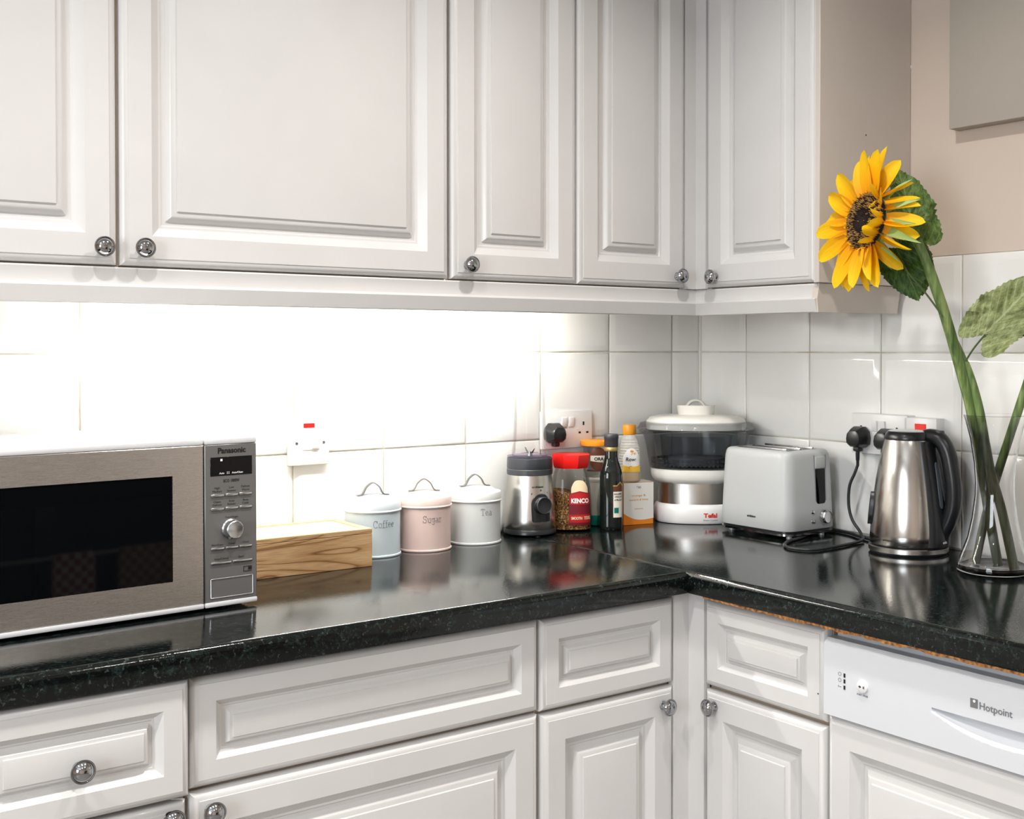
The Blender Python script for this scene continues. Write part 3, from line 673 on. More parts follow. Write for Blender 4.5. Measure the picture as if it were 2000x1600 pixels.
def socket_holes(mb, cx_, y, zc=0):
    mb.box(cx_-.0023, cx_+.0023, y-.0004, y+.001, zc+.0065, zc+.0150).box(cx_-.0145, cx_-.0080, y-.0004, y+.001, zc-.0125, zc-.0080).box(cx_+.0080, cx_+.0145, y-.0004, y+.001, zc-.0125, zc-.0080)
def double_socket(name, label, loc, rz, depth):
    t = thing(name, label, 'socket', loc, rz)
    plate(MB(), -.0730, .0730, -.0430, .0430, -depth, 0).build('plate', 'white_pl', t)
    for x in (-.0105, .0105): MB().box(x-.0075, x+.0075, -depth-.0040, -depth+.002, .0060, .0290, .0016, 2, rot=Matrix.Rotation(radians(8), 3, 'X'), piv=(0, -depth, .0175)).build('rocker', 'white_pl', t)
    for sx_ in (-.0470, .0470):
        mb = MB(); socket_holes(mb, sx_, -depth, .0020); mb.build('pin_slots', 'ink', t, smooth=0)
    for x in (-.0300, .0300): MB().lathe([(0, .0005), (.0022, .0006), (.0026, 0)], n=12, c=(x, -depth, -.0005), axis='y-').build('screw', 'white_cream', t)
    return t
double_socket('double_socket', 'white double socket on the left wall behind the coffee jar', (-.4340, -.0040, 1.1225), 0, .0100)
double_socket('double_socket', 'white surface-mounted double socket on the right wall behind the kettle', (-.0040, -.5845, 1.1265), -pi/2, .0280)
fs = thing('switch_plate', 'white surface-mounted switch plate with red neon right of the kettle socket', 'switch', (-.0040, -.6895, 1.1235), -pi/2)
plate(MB(), -.0405, .0400, -.0430, .0430, -.0280, 0).build('plate', 'white_pl', fs)
MB().box(-.0130, .0150, -.0290, -.027, .0195, .0310, .0006, 1).build('neon_window', 'red_neon', fs)
MB().box(-.0080, .0080, -.0320, -.026, -.0170, .0080, .0016, 2).build('rocker', 'white_pl', fs)
def plug(label, loc, rz, tail):
    t = thing('plug', label, 'plug', loc, rz)
    out = [(-.013, -.0225), (-.0235, -.0150), (-.0255, -.002), (-.0225, .0125), (-.0125, .0225), (.0125, .0225), (.0225, .0125), (.0255, -.002), (.0235, -.0150), (.013, -.0225)]
    mb = MB(); rings = []
    for d, s in ((0, .94), (.003, 1), (.012, 1.0), (.016, .94), (.026, .84), (.032, .68), (.034, .45)):
        rings.append([mb.bm.verts.new((x*s, -d, z*s-(.002 if d > .02 else 0))) for x, z in out])
    for A, B in zip(rings, rings[1:]):
        for i in range(10): mb.bm.faces.new([A[i], A[(i+1) % 10], B[(i+1) % 10], B[i]])
    mb.bm.faces.new(rings[0]); mb.bm.faces.new(rings[-1][::-1]); mb.build('body', 'black', t, smooth=35)
    MB().box(-.0075, .0075, -.022, -.006, -.0310, -.0200, .003, 2).build('cord_grip', 'black_matt', t)
    if tail: MB().lathe([(0, 0), (.0048, 0), (.0042, -.022), (.0034, -.023), (.0034, -.034), (0, -.034)], n=14, c=(0, -.014, -.028)).build('strain_relief', 'black_matt', t)
    return t
plug('black plug in the socket on the left wall, behind the red-lidded jar', (-.4790, -.0142, 1.1170), 0, False)
plug('black plug in the right wall socket left of the kettle, with cord', (-.0322, -.5400, 1.1190), -pi/2, True)
plug('black plug mostly hidden behind the kettle lid', (-.0322, -.6130, 1.1180), -pi/2, False)

# ------------------------------------------------------------------ blender
bl = thing('blender', 'small steel blender with an upturned clear cup', 'blender', (-.5765, -.0640, .9), radians(-35.2))
MB().lathe([(0, .004), (.0560, .004), (.0585, .006), (.0580, .014), (.0565, .016), (0, .016)], n=64).build('foot_ring', 'black', bl)
bd = MB().lathe([(.0560, .0150), (.0570, .0165), (.0560, .040), (.0530, .080), (.0500, .122), (.0485, .133), (.047, .134)], n=96).build('body', 'steel', bl)
MB().lathe([(.0480, .1330), (.0505, .1340), (.0508, .1450), (.0498, .1462), (.0500, .1475), (.0506, .1490), (.0500, .1690), (.0480, .1705), (0, .1705)], n=64).build('collar', 'black_grey', bl)
MB().lathe([(.0492, .1705), (.0500, .1720), (.0495, .1745), (.0390, .1760), (.0385, .1740), (0, .1735)], n=64).build('cup_ring', 'lilac_pl', bl)
MB().lathe([(.0405, .1760), (.0385, .200), (.0365, .215), (.0345, .300), (.0335, .3490), (.0305, .3535), (.0, .3545), (0, .3527), (.0300, .3517), (.0318, .3490), (.0328, .300), (.0348, .215), (.0370, .200), (.0390, .1760)], n=64).build('cup', 'clear_pl', bl)
mb = MB()
for k in range(4):
    a = k*pi/2+.5; mb.tube([(0, 0, .1800), (.010*cos(a), .010*sin(a), .1805), (.022*cos(a), .022*sin(a), .1830+(.008 if k % 2 else -.003))], [.0028, .0028, .001], 6, flat=.3)
mb.lathe([(0, .1735), (.006, .1735), (.005, .1825), (0, .1835)], n=16); mb.build('blades', 'chrome', bl)
# control plate on body, rotated to the image right
aC = radians(27)
def body_r(z): return .0578-(z-.02)*.0725
def on_body(a, z, off=0): r = body_r(z)+off; return (r*sin(a), -r*cos(a), z)
mb = MB(); zs_ = [.0330, .0345, .0380, .060, .075, .083, .089, .093, .0950]; hw_ = [.32, .37, .40, .42, .42, .38, .30, .18, .05]
g = [[mb.bm.verts.new(on_body(aC+hw_[i]*(k/8-1), zs_[i], .0030 if 0 < k < 16 and 0 < i < 8 else -.001)) for k in range(17)] for i in range(9)]
for i in range(8):
    for k in range(16): mb.bm.faces.new([g[i][k], g[i][k+1], g[i+1][k+1], g[i+1][k]])
mb.build('control_plate', 'black', bl)
kn = MB().lathe([(.0185, -.004), (.0190, .004), (.0185, .0125), (.0172, .0145), (.0155, .0140), (0, .0140)], n=40, axis='y-'); o = kn.build('dial', 'black', bl, loc=on_body(aC, .070, .002), rot=(radians(-4), 0, aC))
MB().lathe([(.0178, .0132), (.0182, .0142), (.0170, .0150), (.0165, .0140)], n=40, axis='y-').build('dial_rim', 'black_grey', o)
texts([('ambiano', 0, .1075, .0046, .026)], lambda u, v: on_body(aC-.12+u/.05, v, .0006), 'ink', bl, bold=.02)
texts([('P', -.018, .0925, .0038, None), ('0', .002, .1000, .0038, None), ('1', .019, .0940, .0036, None)], lambda u, v: on_body(aC-.03+u/.05, v, .0006), 'ink', bl, bold=.02)
for k in range(4): a = k*pi/2+.4; MB().lathe([(0, 0), (.006, 0), (.006, .006), (0, .006)], n=14, c=(.045*cos(a), .045*sin(a), 0)).build('foot', 'black_matt', bl)

# ------------------------------------------------------------------ coffee jar
jr = thing('coffee_jar', 'instant coffee jar with red lid and maroon label', 'jar', (-.4630, -.0650, .9), radians(-37.5))
JP = [(.0420, .0), (.0450, .003), (.0470, .010), (.0475, .030), (.0462, .060), (.0445, .095), (.0420, .118), (.0390, .130), (.0360, .136), (.0360, .142)]
def jr_r(z):
    for (r0, z0), (r1, z1) in zip(JP, JP[1:]):
        if z0 <= z <= z1: return r0+(r1-r0)*(z-z0)/(z1-z0)
    return JP[-1][0]
PJ = 3.2
MB().lathe([(0, 0)]+JP+[(.0345, .142), (.0345, .136), (.0375, .129), (.0403, .117), (.0428, .095), (.0445, .060), (.0457, .030), (.0453, .011), (.0435, .005), (0, .005)], n=80, p=PJ).build('glass', 'jar_glass', jr)
random.seed(5); mb = MB(); rings = []
for z in [.006, .012, .025, .04, .055, .075, .089]:
    rings.append([(a, jr_r(max(z, .011))-.0022, z) for a in [2*pi*i/64 for i in range(64)]])
R_ = []
for ri, ring in enumerate(rings):
    rr_ = []
    for a, r, z in ring:
        k = (abs(cos(a))**PJ+abs(sin(a))**PJ)**(-1/PJ); x, y = r*k*cos(a), r*k*sin(a)
        zz = z if ri < 6 else z-.004-x*.16+random.uniform(-.0008, .0008)
        rr_.append(mb.bm.verts.new((x, y, zz)))
    R_.append(rr_)
for A, B in zip(R_, R_[1:]):
    for i in range(64): mb.bm.faces.new([A[i], A[(i+1) % 64], B[(i+1) % 64], B[i]])
last = R_[-1]
for s in (.75, .5, .25):
    nr = [mb.bm.verts.new((v.co.x*s, v.co.y*s, .087-.004-v.co.x*s*.16+random.uniform(-.001, .001))) for v in R_[-1]]
    for i in range(64): mb.bm.faces.new([last[i], last[(i+1) % 64], nr[(i+1) % 64], nr[i]])
    last = nr
mb.bm.faces.new(last); mb.bm.faces.new(R_[0][::-1])
tag(mb.build('coffee_granules', 'granule', jr), kind='stuff')
MB().lathe([(.0345, .1405), (.0400, .1410), (.0425, .1480), (.0455, .1690), (.0450, .1712), (.0420, .1722), (0, .1722)], n=8, p=2, a0=radians(22.5)).build('lid', 'red_lid', jr, smooth=20)
def patch(parent, name, m, a0, a1, z0, z1, rf, off=.0005, p=2, top=None, n=24, nz=10, bot=None):
    mb = MB(); g = []
    for i in range(nz+1):
        row = []
        for k in range(n+1):
            s = k/n; a = a0+(a1-a0)*s; zt = z1 if top is None else z1+top(2*s-1); zb = z0 if bot is None else z0+bot(2*s-1)
            z = zb+(zt-zb)*i/nz; r = rf(z)+off; kk = (abs(cos(a-pi/2))**p+abs(sin(a-pi/2))**p)**(-1/p)
            row.append(mb.bm.verts.new((r*kk*sin(a), -r*kk*cos(a), z)))
        g.append(row)
    for i in range(nz):
        for k in range(n): mb.bm.faces.new([g[i][k], g[i][k+1], g[i+1][k+1], g[i+1][k]])
    return mb.build(name, m, parent, smooth=60)
aj = radians(24); wj = radians(29)
patch(jr, 'label_back', 'beige_label', aj-wj*.8, aj+wj*.8, .040, .116, jr_r, .0006, PJ, top=lambda s: -.018*abs(s)**3)
patch(jr, 'label', 'maroon_label', aj-wj, aj+wj, .016, .086, jr_r, .0010, PJ, top=lambda s: .006*(1-abs(s)))
patch(jr, 'label_band', 'red_label', aj-wj, aj+wj, .022, .040, jr_r, .0013, PJ)
patch(jr, 'label_band', 'red_label', aj-wj*.96, aj+wj*.96, .062, .085, jr_r, .0013, PJ, top=lambda s: .005*(1-abs(s)))
def on_jar(u, v):
    a = aj+u/.040; r = jr_r(v)+.0018; kk = (abs(cos(a-pi/2))**PJ+abs(sin(a-pi/2))**PJ)**(-1/PJ); return (r*kk*sin(a), -r*kk*cos(a), v)
texts([('KENCO', 0, .0660, .0095, .032)], on_jar, 'ink_white', jr, bold=.04)
texts([('SMOOTH', -.0065, .0290, .0060, .019), ('INSTANT', .0125, .0330, .0030, .012), ('COFFEE', .0125, .0290, .0030, .012)], on_jar, 'beige_label', jr, bold=.03)

# ------------------------------------------------------------------ storage jar with orange lid
tn = thing('storage_jar', 'tall jar with orange lid and dark round badge, behind the vinegar bottle', 'jar', (-.3690, -.0400, .9), radians(-38.5))
MB().lathe([(0, 0), (.029, 0), (.031, .003), (.031, .185), (.029, .187), (.029, .004), (0, .004)], n=56).build('glass', 'jar_glass', tn)
MB().lathe([(0, .004), (.0275, .004), (.0275, .098), (.024, .104), (0, .106)], n=48).build('contents', 'cream_label', tn)
MB().lathe([(.0312, .002), (.0316, .003), (.0316, .024), (.0312, .025)], n=56).build('base_wrap', 'teal', tn)
MB().lathe([(0, .1975), (.035, .1972), (.0375, .1955), (.0378, .1870), (.0365, .1845), (.0312, .1840)], n=56).build('lid', 'orange_lid', tn)
MB().lathe([(.0312, .106), (.0322, .107), (.0322, .111), (.0312, .112)], n=56).build('rim_band', 'cream_label', tn)
tr_ = lambda z: .0313
patch(tn, 'badge', 'brown_label', -.45, .72, .1460, .1640, tr_, .0006, top=lambda s: .018*(1-s*s)**.5, bot=lambda s: -.018*(1-s*s)**.5)
patch(tn, 'badge_band', 'cream_label', -.44, .70, .1485, .1630, tr_, .0009, bot=lambda s: -.002*s)
texts([('ORA', .0060, .1520, .0070, .022)], lambda u, v: (.0325*sin(u/.0315), -.0325*cos(u/.0315), v), 'ink', tn, bold=.05)
patch(tn, 'band', 'brown_label', -.8, .9, .1265, .1300, tr_, .0006); 

# ------------------------------------------------------------------ vinegar bottle
vb = thing('vinegar_bottle', 'dark balsamic vinegar bottle with black cap and gold band', 'bottle', (-.3885, -.1180, .9), radians(-39.3))
VP = [(0, 0), (.0235, 0), (.0258, .003), (.0262, .010), (.0262, .118), (.0250, .130), (.0215, .143), (.0170, .155), (.0150, .165), (.0146, .178)]
def vb_r(z):
    for (r0, z0), (r1, z1) in zip(VP, VP[1:]):
        if z0 <= z <= z1 and z1 > z0: return r0+(r1-r0)*(z-z0)/(z1-z0)
    return .0146
MB().lathe(VP+[(0, .178)], n=56, p=2.6).build('body', 'bottle_dark', vb)
MB().lathe([(.0150, .178), (.0158, .180), (.0158, .186), (.0145, .188)], n=40).build('gold_band', 'gold', vb)
MB().lathe([(.0155, .187), (.0162, .189), (.0160, .205), (.0166, .206), (.0168, .214), (.0150, .2165), (0, .2168)], n=40).build('cap', 'black_grey', vb)
patch(vb, 'label', 'cream_label', .18, 1.02, .030, .088, vb_r, .0006, 2.6)
patch(vb, 'label_top', 'brown_label', .18, 1.02, .088, .100, vb_r, .0006, 2.6, top=lambda s: .008*max(0, 1-abs(s-.35)*1.6))
patch(vb, 'label_border', 'gold', .16, 1.04, .0995, .1030, vb_r, .0010, 2.6, top=lambda s: .008*max(0, 1-abs(s-.35)*1.6), bot=lambda s: .008*max(0, 1-abs(s-.35)*1.6))
patch(vb, 'label_picture', 'leaf_dark' if False else 'teal', .25, .62, .040, .052, vb_r, .0010, 2.6)
def on_vb(u, v): a = .60+u/.027; r = vb_r(v)+.0013; kk = (abs(cos(a-pi/2))**2.6+abs(sin(a-pi/2))**2.6)**(-1/2.6); return (r*kk*sin(a), -r*kk*cos(a), v)
texts([('BALSAMIC', 0, .0810, .0042, .019), ('VINEGAR', 0, .0745, .0042, .017), ('of Modena', 0, .0680, .0040, .018)], on_vb, 'ink', vb, bold=.01)

# ------------------------------------------------------------------ tea box + honey bottle on it
tb = thing('tea_box', 'small white and orange carton with a honey bottle on top', 'box', (-.3327, -.0954, .9), radians(-13))
MB().box(0, .0780, 0, .050, 0, .0985, .0008, 1).build('carton', 'orange_print', tb, smooth=0)
mb = MB(); n = 24; top = [(.0780*i/n, .0978) for i in range(n+1)]
def wave(x): s = x/.078; return .024-.013*s-.006*sin(s*pi*1.15)+.004*(1-s)**6
mb.raw([(x, -.0004, z) for x, z in top]+[(x, -.0004, wave(x)) for x, z in top], [(i, i+1, n+2+i, n+1+i) for i in range(n)])
mb.raw([(0, -.0004, .0989), (.078, -.0004, .0989), (.078, .0504, .0989), (0, .0504, .0989)], [(0, 1, 2, 3)]); mb.build('white_print', 'white_cream', tb, smooth=0)
tm = lambda u, v: (u, -.0009, v)
texts([('orange &', .039, .0660, .0052, .036), ('mandarin & honey', .039, .0565, .0048, .050), ('infusion', .039, .0360, .0036, .022)], tm, 'amber_cap', tb, bold=.0)
texts([('T&S', .039, .0850, .0050, .012)], tm, 'ink_grey', tb, bold=.0)
hb = thing('honey_bottle', 'squeezy honey bottle with amber cap standing on the carton', 'bottle', (-.3020, -.0790, .9992), radians(-40))
HP = [(.0230, .0), (.0262, .003), (.0266, .020), (.0258, .060), (.0235, .085), (.0185, .100), (.0145, .108)]
def hb_r(z):
    for (r0, z0), (r1, z1) in zip(HP, HP[1:]):
        if z0 <= z <= z1: return r0+(r1-r0)*(z-z0)/(z1-z0)
    return .0145
prof = [(0, 0)]
for i in range(60):
    z = .108*i/59; r = hb_r(z) if i else .023
    if .030 < z < .098: r += .0006*sin((z-.03)/.0062*2*pi)
    prof.append((r, z))
MB().lathe(prof+[(.0135, .110), (0, .110)], n=56, p=2.4).build('body', 'milk_pl', hb)
MB().lathe([(0, .0012)]+[(hb_r(z)-.0012, z) for z in (.002, .006, .012, .018, .0205)]+[(0, .0205)], n=48, p=2.4).build('honey', 'honey', hb)
MB().lathe([(.0120, .109), (.0150, .110), (.0158, .112), (.0158, .130), (.0145, .1325), (.0085, .1335), (0, .1335)], n=40).build('cap', 'amber_cap', hb)
patch(hb, 'label', 'white_pl', -.55, .95, .030, .080, hb_r, .0016, 2.4, top=lambda s: -.022*abs(s)**2.2)
patch(hb, 'label_band', 'yellow_print', -.55, .95, .0245, .041, hb_r, .0021, 2.4, top=lambda s: -.004*(1-s*s))
MB().lathe([(0, .0004), (.0050, .0004), (.0050, 0)], n=20, c=(0, 0, 0), axis='y-').build('seal', 'amber_cap', hb, loc=(.0036, -.0277, .0340), rot=(0, 0, .12))
texts([('Rowse', .0075, .0500, .0085, .030)], lambda u, v: ((hb_r(v)+.0030)*sin(u/.026), -(hb_r(v)+.0030)*cos(u/.026), v), 'ink', hb, bold=.015, shear=.15)
texts([('%', .0095, .0650, .0100, .015)], lambda u, v: ((hb_r(v)+.0030)*sin(u/.026), -(hb_r(v)+.0030)*cos(u/.026), v), 'amber_cap', hb, bold=.02)

# ------------------------------------------------------------------ food steamer
st = thing('food_steamer', 'oval tiered food steamer with clear basket and cream lid in the corner', 'steamer', (-.1400, -.1330, .9), radians(-43.35))
SY = .74
def zmap(z):
    K = [(0, 0), (.036, .046), (.083, .097), (.109, .127), (.187, .216), (.2245, .253), (.256, .286)]
    for (a, A), (b, B) in zip(K, K[1:]):
        if z <= b: return A+(B-A)*(z-a)/(b-a)
    return z+.03
def ov(name, prof, m, parent=st, c=(0, 0, 0), sx=1, sy=SY, n=80, **k):
    prof = [(r, zmap(z)) for r, z in prof]; return MB().lathe(prof, n=n, sx=sx, sy=sy, p=2.25, c=c).build(name, m, parent, **k)
bs = ov('base', [(0, .001), (.0960, .001), (.1000, .005), (.1000, .026), (.0965, .0330), (.0900, .0360), (0, .0360)], 'white_pl')
ov('metal_band', [(.0890, .0340), (.0905, .0350), (.0905, .0820), (.0890, .0830)], 'steel')
ov('drip_tray', [(0, .0800), (.0930, .0800), (.1010, .0850), (.1060, .0920), (.1075, .1000), (.1075, .1075), (.1040, .1090), (0, .1090)], 'white_cream')
bk = ov('basket', [(0, .1095), (.1080, .1095), (.1105, .1120), (.1190, .1550), (.1265, .1810), (.1360, .1840), (.1360, .1870), (.1240, .1870), (.1170, .1560), (.1085, .1135), (0, .1125)], 'smoke_pl')
mb = MB(); random.seed(2)
for i in range(64):
    a = 2*pi*i/64; k = (abs(cos(a))**2.25+abs(sin(a))**2.25)**(-1/2.25)
    for j in range(2): mb.box(.104*k*cos(a)-.0028, .104*k*cos(a)+.0028, .104*SY*k*sin(a)-.0028, .104*SY*k*sin(a)+.0028, .1340+j*.0095, .1400+j*.0095)
tag(mb.build('basket_slots', 'black_grey', bk, smooth=0), kind='stuff')
ov('rice_bowl', [(0, .1140), (.0760, .1140), (.0800, .1200), (.0860, .1760), (.0840, .1760), (.0780, .1220), (0, .1165)], 'smoke_pl')
ov('egg_tray', [(0, .1145), (.0700, .1145), (.0700, .1300), (.0560, .1320), (0, .1320)], 'grey_dark')
ov('lid_rim', [(.1380, .1880), (.1410, .1900), (.1410, .1920), (.1370, .1960), (.1330, .2040), (.1180, .2080), (.1180, .2060), (.1320, .2020), (.1350, .1950), (.1380, .1905)], 'smoke_pl')
ld = ov('lid', [(.1175, .1900), (.1190, .1980), (.1180, .2090), (.1100, .2180), (.0900, .2230), (.0500, .2245), (0, .2245)], 'white_cream')
ov('steam_cup', [(.0380, .2200), (.0420, .2240), (.0450, .2440), (.0460, .2455), (.0430, .2455), (.0400, .2260), (0, .2260)], 'white_cream', ld, sy=.6)
mb = MB(); mb.tube(spline([(-.020, .004, .2530), (-.022, .004, .2700), (-.008, .004, .2850), (.008, .004, .2850), (.020, .004, .2730), (.022, .004, .2530)], 5), .0070, 10, flat=.6); mb.build('lid_handle', 'white_cream', ld)
def on_st(u, v):
    a = u/.100; a_ = a-pi/2; k = (abs(cos(a_))**2.25+abs(sin(a_))**2.25)**(-1/2.25); return (.1006*k*cos(a_), .1006*SY*k*sin(a_)-.0003, v)
texts([('Tefal', .0340, .0170, .0095, .032)], on_st, 'hot_red', bs, bold=.04)
texts([('Steam Cuisine', .0340, .0090, .0040, .034)], on_st, 'ink_grey', bs, bold=.0, shear=.3)
mb = MB(); 
for a in ((.0360, .0375, .040, .078), (.0560, .0575, .040, .078)): pass
ov2 = patch(st, 'gauge_window', 'silver_trim', .33, .62, .0400, .0770, lambda z: .0905, .0008)
ov2.scale = (1, 1, 1); ov2.location = (0, .0, 0)
for v in ov2.data.vertices: v.co.y *= SY*1.045; v.co.x *= 1.045
bpy.data.objects.remove(ov2)

# ------------------------------------------------------------------ toaster
to = thing('toaster', 'pale grey two-slot toaster between steamer and kettle', 'toaster', (-.1185, -.3720, .9), 0)
def rrect(hx, hy, r, n=7, cx_=0, cy_=0):
    pts = []
    for qx, qy, a0 in ((1, 1, 0), (-1, 1, 90), (-1, -1, 180), (1, -1, 270)):
        for k in range(n+1):
            a = radians(a0+90*k/n); pts.append((cx_+qx*(hx-r)+r*cos(a), cy_+qy*(hy-r)+r*sin(a)))
    return pts
mb = MB(); rings = []
for z, hx, hy, r in ((.0180, .0815, .1065, .030), (.0195, .0825, .1075, .031), (.060, .0815, .1060, .031), (.120, .0795, .1035, .030), (.170, .0770, .1005, .028), (.1800, .0755, .0985, .027), (.1855, .0725, .0955, .025), (.1880, .0680, .0910, .022)):
    rings.append([mb.bm.verts.new((x, y, z)) for x, y in rrect(hx, hy, r)])
for A, B in zip(rings, rings[1:]):
    for i in range(len(A)): mb.bm.faces.new([A[i], A[(i+1) % len(A)], B[(i+1) % len(A)], B[i]])
mb.bm.faces.new(rings[-1]); mb.bm.faces.new(rings[0][::-1])
tbody = mb.build('body', 'grey_toaster', to, smooth=50)
mb = MB()
for i, (z, s) in enumerate(((.0090, .96), (.0100, .985), (.0130, .985), (.0140, .96))): pass
mb.prism(rrect(.0795, .1045, .030), .0125, .0182, 'xy'); mb.build('base_gap', 'black', to, smooth=40)
MB().prism(rrect(.0825, .1075, .031), .0085, .0125, 'xy').build('chrome_trim', 'chrome', to, smooth=40)
for x in (-.052, .052):
    for y in (-.085, .088): MB().lathe([(0, 0), (.0065, 0), (.0065, .0095), (0, .0095)], n=14, c=(x, y, 0)).build('foot', 'silver_trim', to)
MB().box(-.0500, .0420, -.0780, .0760, .1872, .1886, .0004, 1).build('slot_plate', 'chrome_dull', to)
for x in (-.0290, .0180): MB().box(x-.0135, x+.0135, -.0720, .0700, .1880, .1889).build('slot', 'black', to, smooth=0)
for x in (-.0460, -.0020, .0380): MB().box(x-.0026, x+.0026, -.0730, .0710, .1882, .1925, .0016, 2).build('slot_rim', 'chrome', to)
for y in (.030, -.045): pass
# lever column on the end facing the kettle (local -y)
def end_y(z): return -(.1075-(z-.0195)*.047)
mb = MB()
zz = [.0720, .0735, .0770, .0850, .1480]; ww = [.008, .0125, .0145, .0150, .0160]; cxs = .0265
vsl = []
for z, w_ in zip(zz, ww): vsl += [(cxs-w_, end_y(z)-.0008, z), (cxs+w_, end_y(z)-.0008, z)]
mb.raw(vsl, [(2*i, 2*i+1, 2*i+3, 2*i+2) for i in range(4)]); mb.build('lever_slot', 'black_glass', to, smooth=0)
MB().box(cxs-.0155, cxs+.0155, end_y(.165)-.0035, end_y(.165)+.004, .1490, .1740, .0015, 2).build('lever', 'grey_toaster', to)
mb = MB(); 
for z0, z1, w_ in ((.0685, .1780, .0185),):
    for sx_ in (-1, 1): mb.tube([(cxs+sx_*w_*.90, end_y(.076)-.0004, .0780), (cxs+sx_*w_, end_y(.175)-.0004, .1780)], .0009, 6)
mb.build('lever_channel', 'grey_dark', to)
o = MB().lathe([(.0150, -.002), (.0150, .010), (.0135, .0125), (.0125, .0135), (.0110, .0128), (0, .0128)], n=32, axis='y-').build('browning_knob', 'chrome_dull', to, loc=(.0350, end_y(.045), .0440))
for z in (.0555, .0350): MB().box(-.0060, .0060, end_y(z)-.0025, end_y(z)+.003, z-.0040, z+.0040, .0022, 2).build('button', 'chrome_dull', to)
texts([('ambiano', 0, .0405, .0050, .0260)], lambda u, v: (-.0829+(v-.0195)*.021, -(u+.0020), v), 'ink', to, bold=.045)

# cords
def at(x, y, z): return (x, y, z)
c1 = MB().tube(spline([(-.0462, -.5400, 1.0580), (-.0480, -.5335, 1.0400), (-.0520, -.5230, 1.0120), (-.0530, -.5215, .9720), (-.0550, -.5330, .9400), (-.0600, -.5600, .9150), (-.0900, -.5850, .9045), (-.1900, -.6000, .9040), (-.2600, -.5950, .9040), (-.2720, -.5450, .9040), (-.2250, -.5000, .9040), (-.1500, -.4740, .9035), (-.1000, -.4500, .9035)], 8), .0034, 10).build('cord', 'black_matt')
tag(c1, 'black mains cord hanging from the plug and looping on the worktop by the toaster', 'cord')
c2 = MB().tube(spline([(-.0550, -.4400, .9040), (-.0200, -.4500, .9042), (-.0250, -.5000, .9042), (-.0450, -.5450, .9042), (-.0650, -.6100, .9042), (-.0600, -.6250, .9042)], 8), .0036, 10).build('cord', 'black_matt')
tag(c2, 'black cord running along the wall foot from toaster to kettle', 'cord')

# ------------------------------------------------------------------ kettle
kt = thing('kettle', 'brushed steel jug kettle with black handle on its base', 'kettle', (-.0985, -.7115, .9), radians(-53.15))
ps = MB().lathe([(0, 0), (.0745, 0), (.0760, .002), (.0760, .0045), (.0770, .005), (.0775, .0125), (.0755, .0150), (0, .0150)], n=72).build('power_base', 'black', kt)
MB().lathe([(.0776, .0050), (.0785, .0055), (.0785, .0140), (.0770, .0150)], n=72).build('steel_ring', 'steel', ps)
MB().lathe([(0, .0150), (.0735, .0150), (.0740, .0190), (0, .0190)], n=64).build('underside', 'black', kt)
KP = [(.0755, .0190), (.0765, .0210), (.0755, .040), (.0735, .070), (.0700, .105), (.0645, .145), (.0575, .185), (.0500, .2180), (.0475, .2270)]
def k_r(z):
    for (r0, z0), (r1, z1) in zip(KP, KP[1:]):
        if z0 <= z <= z1: return r0+(r1-r0)*(z-z0)/(z1-z0)
    return .0475
kb = MB().lathe(KP+[(.046, .2275)], n=96).build('body', 'steel_kettle', kt)
MB().lathe([(.0470, .2260), (.0480, .2300), (.0455, .2390), (.0420, .2430), (0, .2430)], n=64).build('lid', 'black', kt)
MB().lathe([(.0400, .2428), (.0405, .2438), (.0360, .2455), (0, .2465)], n=64).build('lid_plate', 'chrome_dull', kt)
# spout on the left
mb = MB(); mb.raw([(-.0430, -.012, .2240), (-.0430, .012, .2240), (-.0560, 0, .2290), (-.0500, 0, .1980)], [(0, 1, 2), (0, 2, 3), (1, 3, 2)])
# handle: plane rotated toward the viewer
ha = radians(-24); hx, hy = cos(ha), sin(ha)
def hp(r, z, o_=0): return (r*hx-o_*hy, r*hy+o_*hx, z)
hd = MB().tube([hp(r, z) for r, z in [(p.x, p.y) for p in spline([(.034, .2320, 0), (.048, .2345, 0), (.066, .2290, 0), (.0800, .2080, 0), (.0880, .1750, 0), (.0935, .1350, 0), (.0925, .1000, 0), (.0830, .0680, 0), (.0715, .0450, 0), (.0680, .0230, 0)], 6)]], [.0100]+[.0160]*54, 16, upv=(-hy, hx, 0), flat=1.0).build('handle', 'black', kt)
MB().lathe([(0, .010), (.0085, .009), (.010, .006), (.010, 0)], n=20, c=hp(.064, .2385)).build('lid_button', 'black_grey', kt)
# black spine with water gauge
def spine(zs_, half, off, name, m, par=kt, ac=ha):
    mb = MB(); g = []
    for z, h_ in zip(zs_, half):
        row = []
        for k in range(13):
            a = ac+h_*(k/6-1); r = k_r(min(max(z, .0195), .2269))+(off if 0 < k < 12 else 0); row.append(mb.bm.verts.new((r*cos(a), r*sin(a), z)))
        g.append(row)
    for A, B in zip(g, g[1:]):
        for k in range(12): mb.bm.faces.new([A[k], A[k+1], B[k+1], B[k]])
    return mb.build(name, m, par, smooth=50)
zsp = [.0195, .030, .045, .07, .10, .13, .16, .19, .21, .226]
spn = spine(zsp, [.66, .62, .60, .60, .62, .64, .68, .72, .74, .76], .0060, 'gauge_panel', 'black')
spine([.095, .10, .12, .14, .16, .180, .185], [.03, .07, .08, .08, .08, .08, .04], .0075, 'water_window', mat('gauge_window_blue', (.10, .12, .14), .15), spn, ha-.20)
spine([.055, .062, .075, .09, .105, .114, .120], [.05, .13, .17, .18, .17, .13, .05], .0060, 'water_window', 'black', kt, pi+.12)
texts([('ambiano', -.042, .0290, .0040, .022)], lambda u, v: ((k_r(v)+.0006)*sin(u/.076), -(k_r(v)+.0006)*cos(u/.076), v), 'ink', kt, bold=.02)
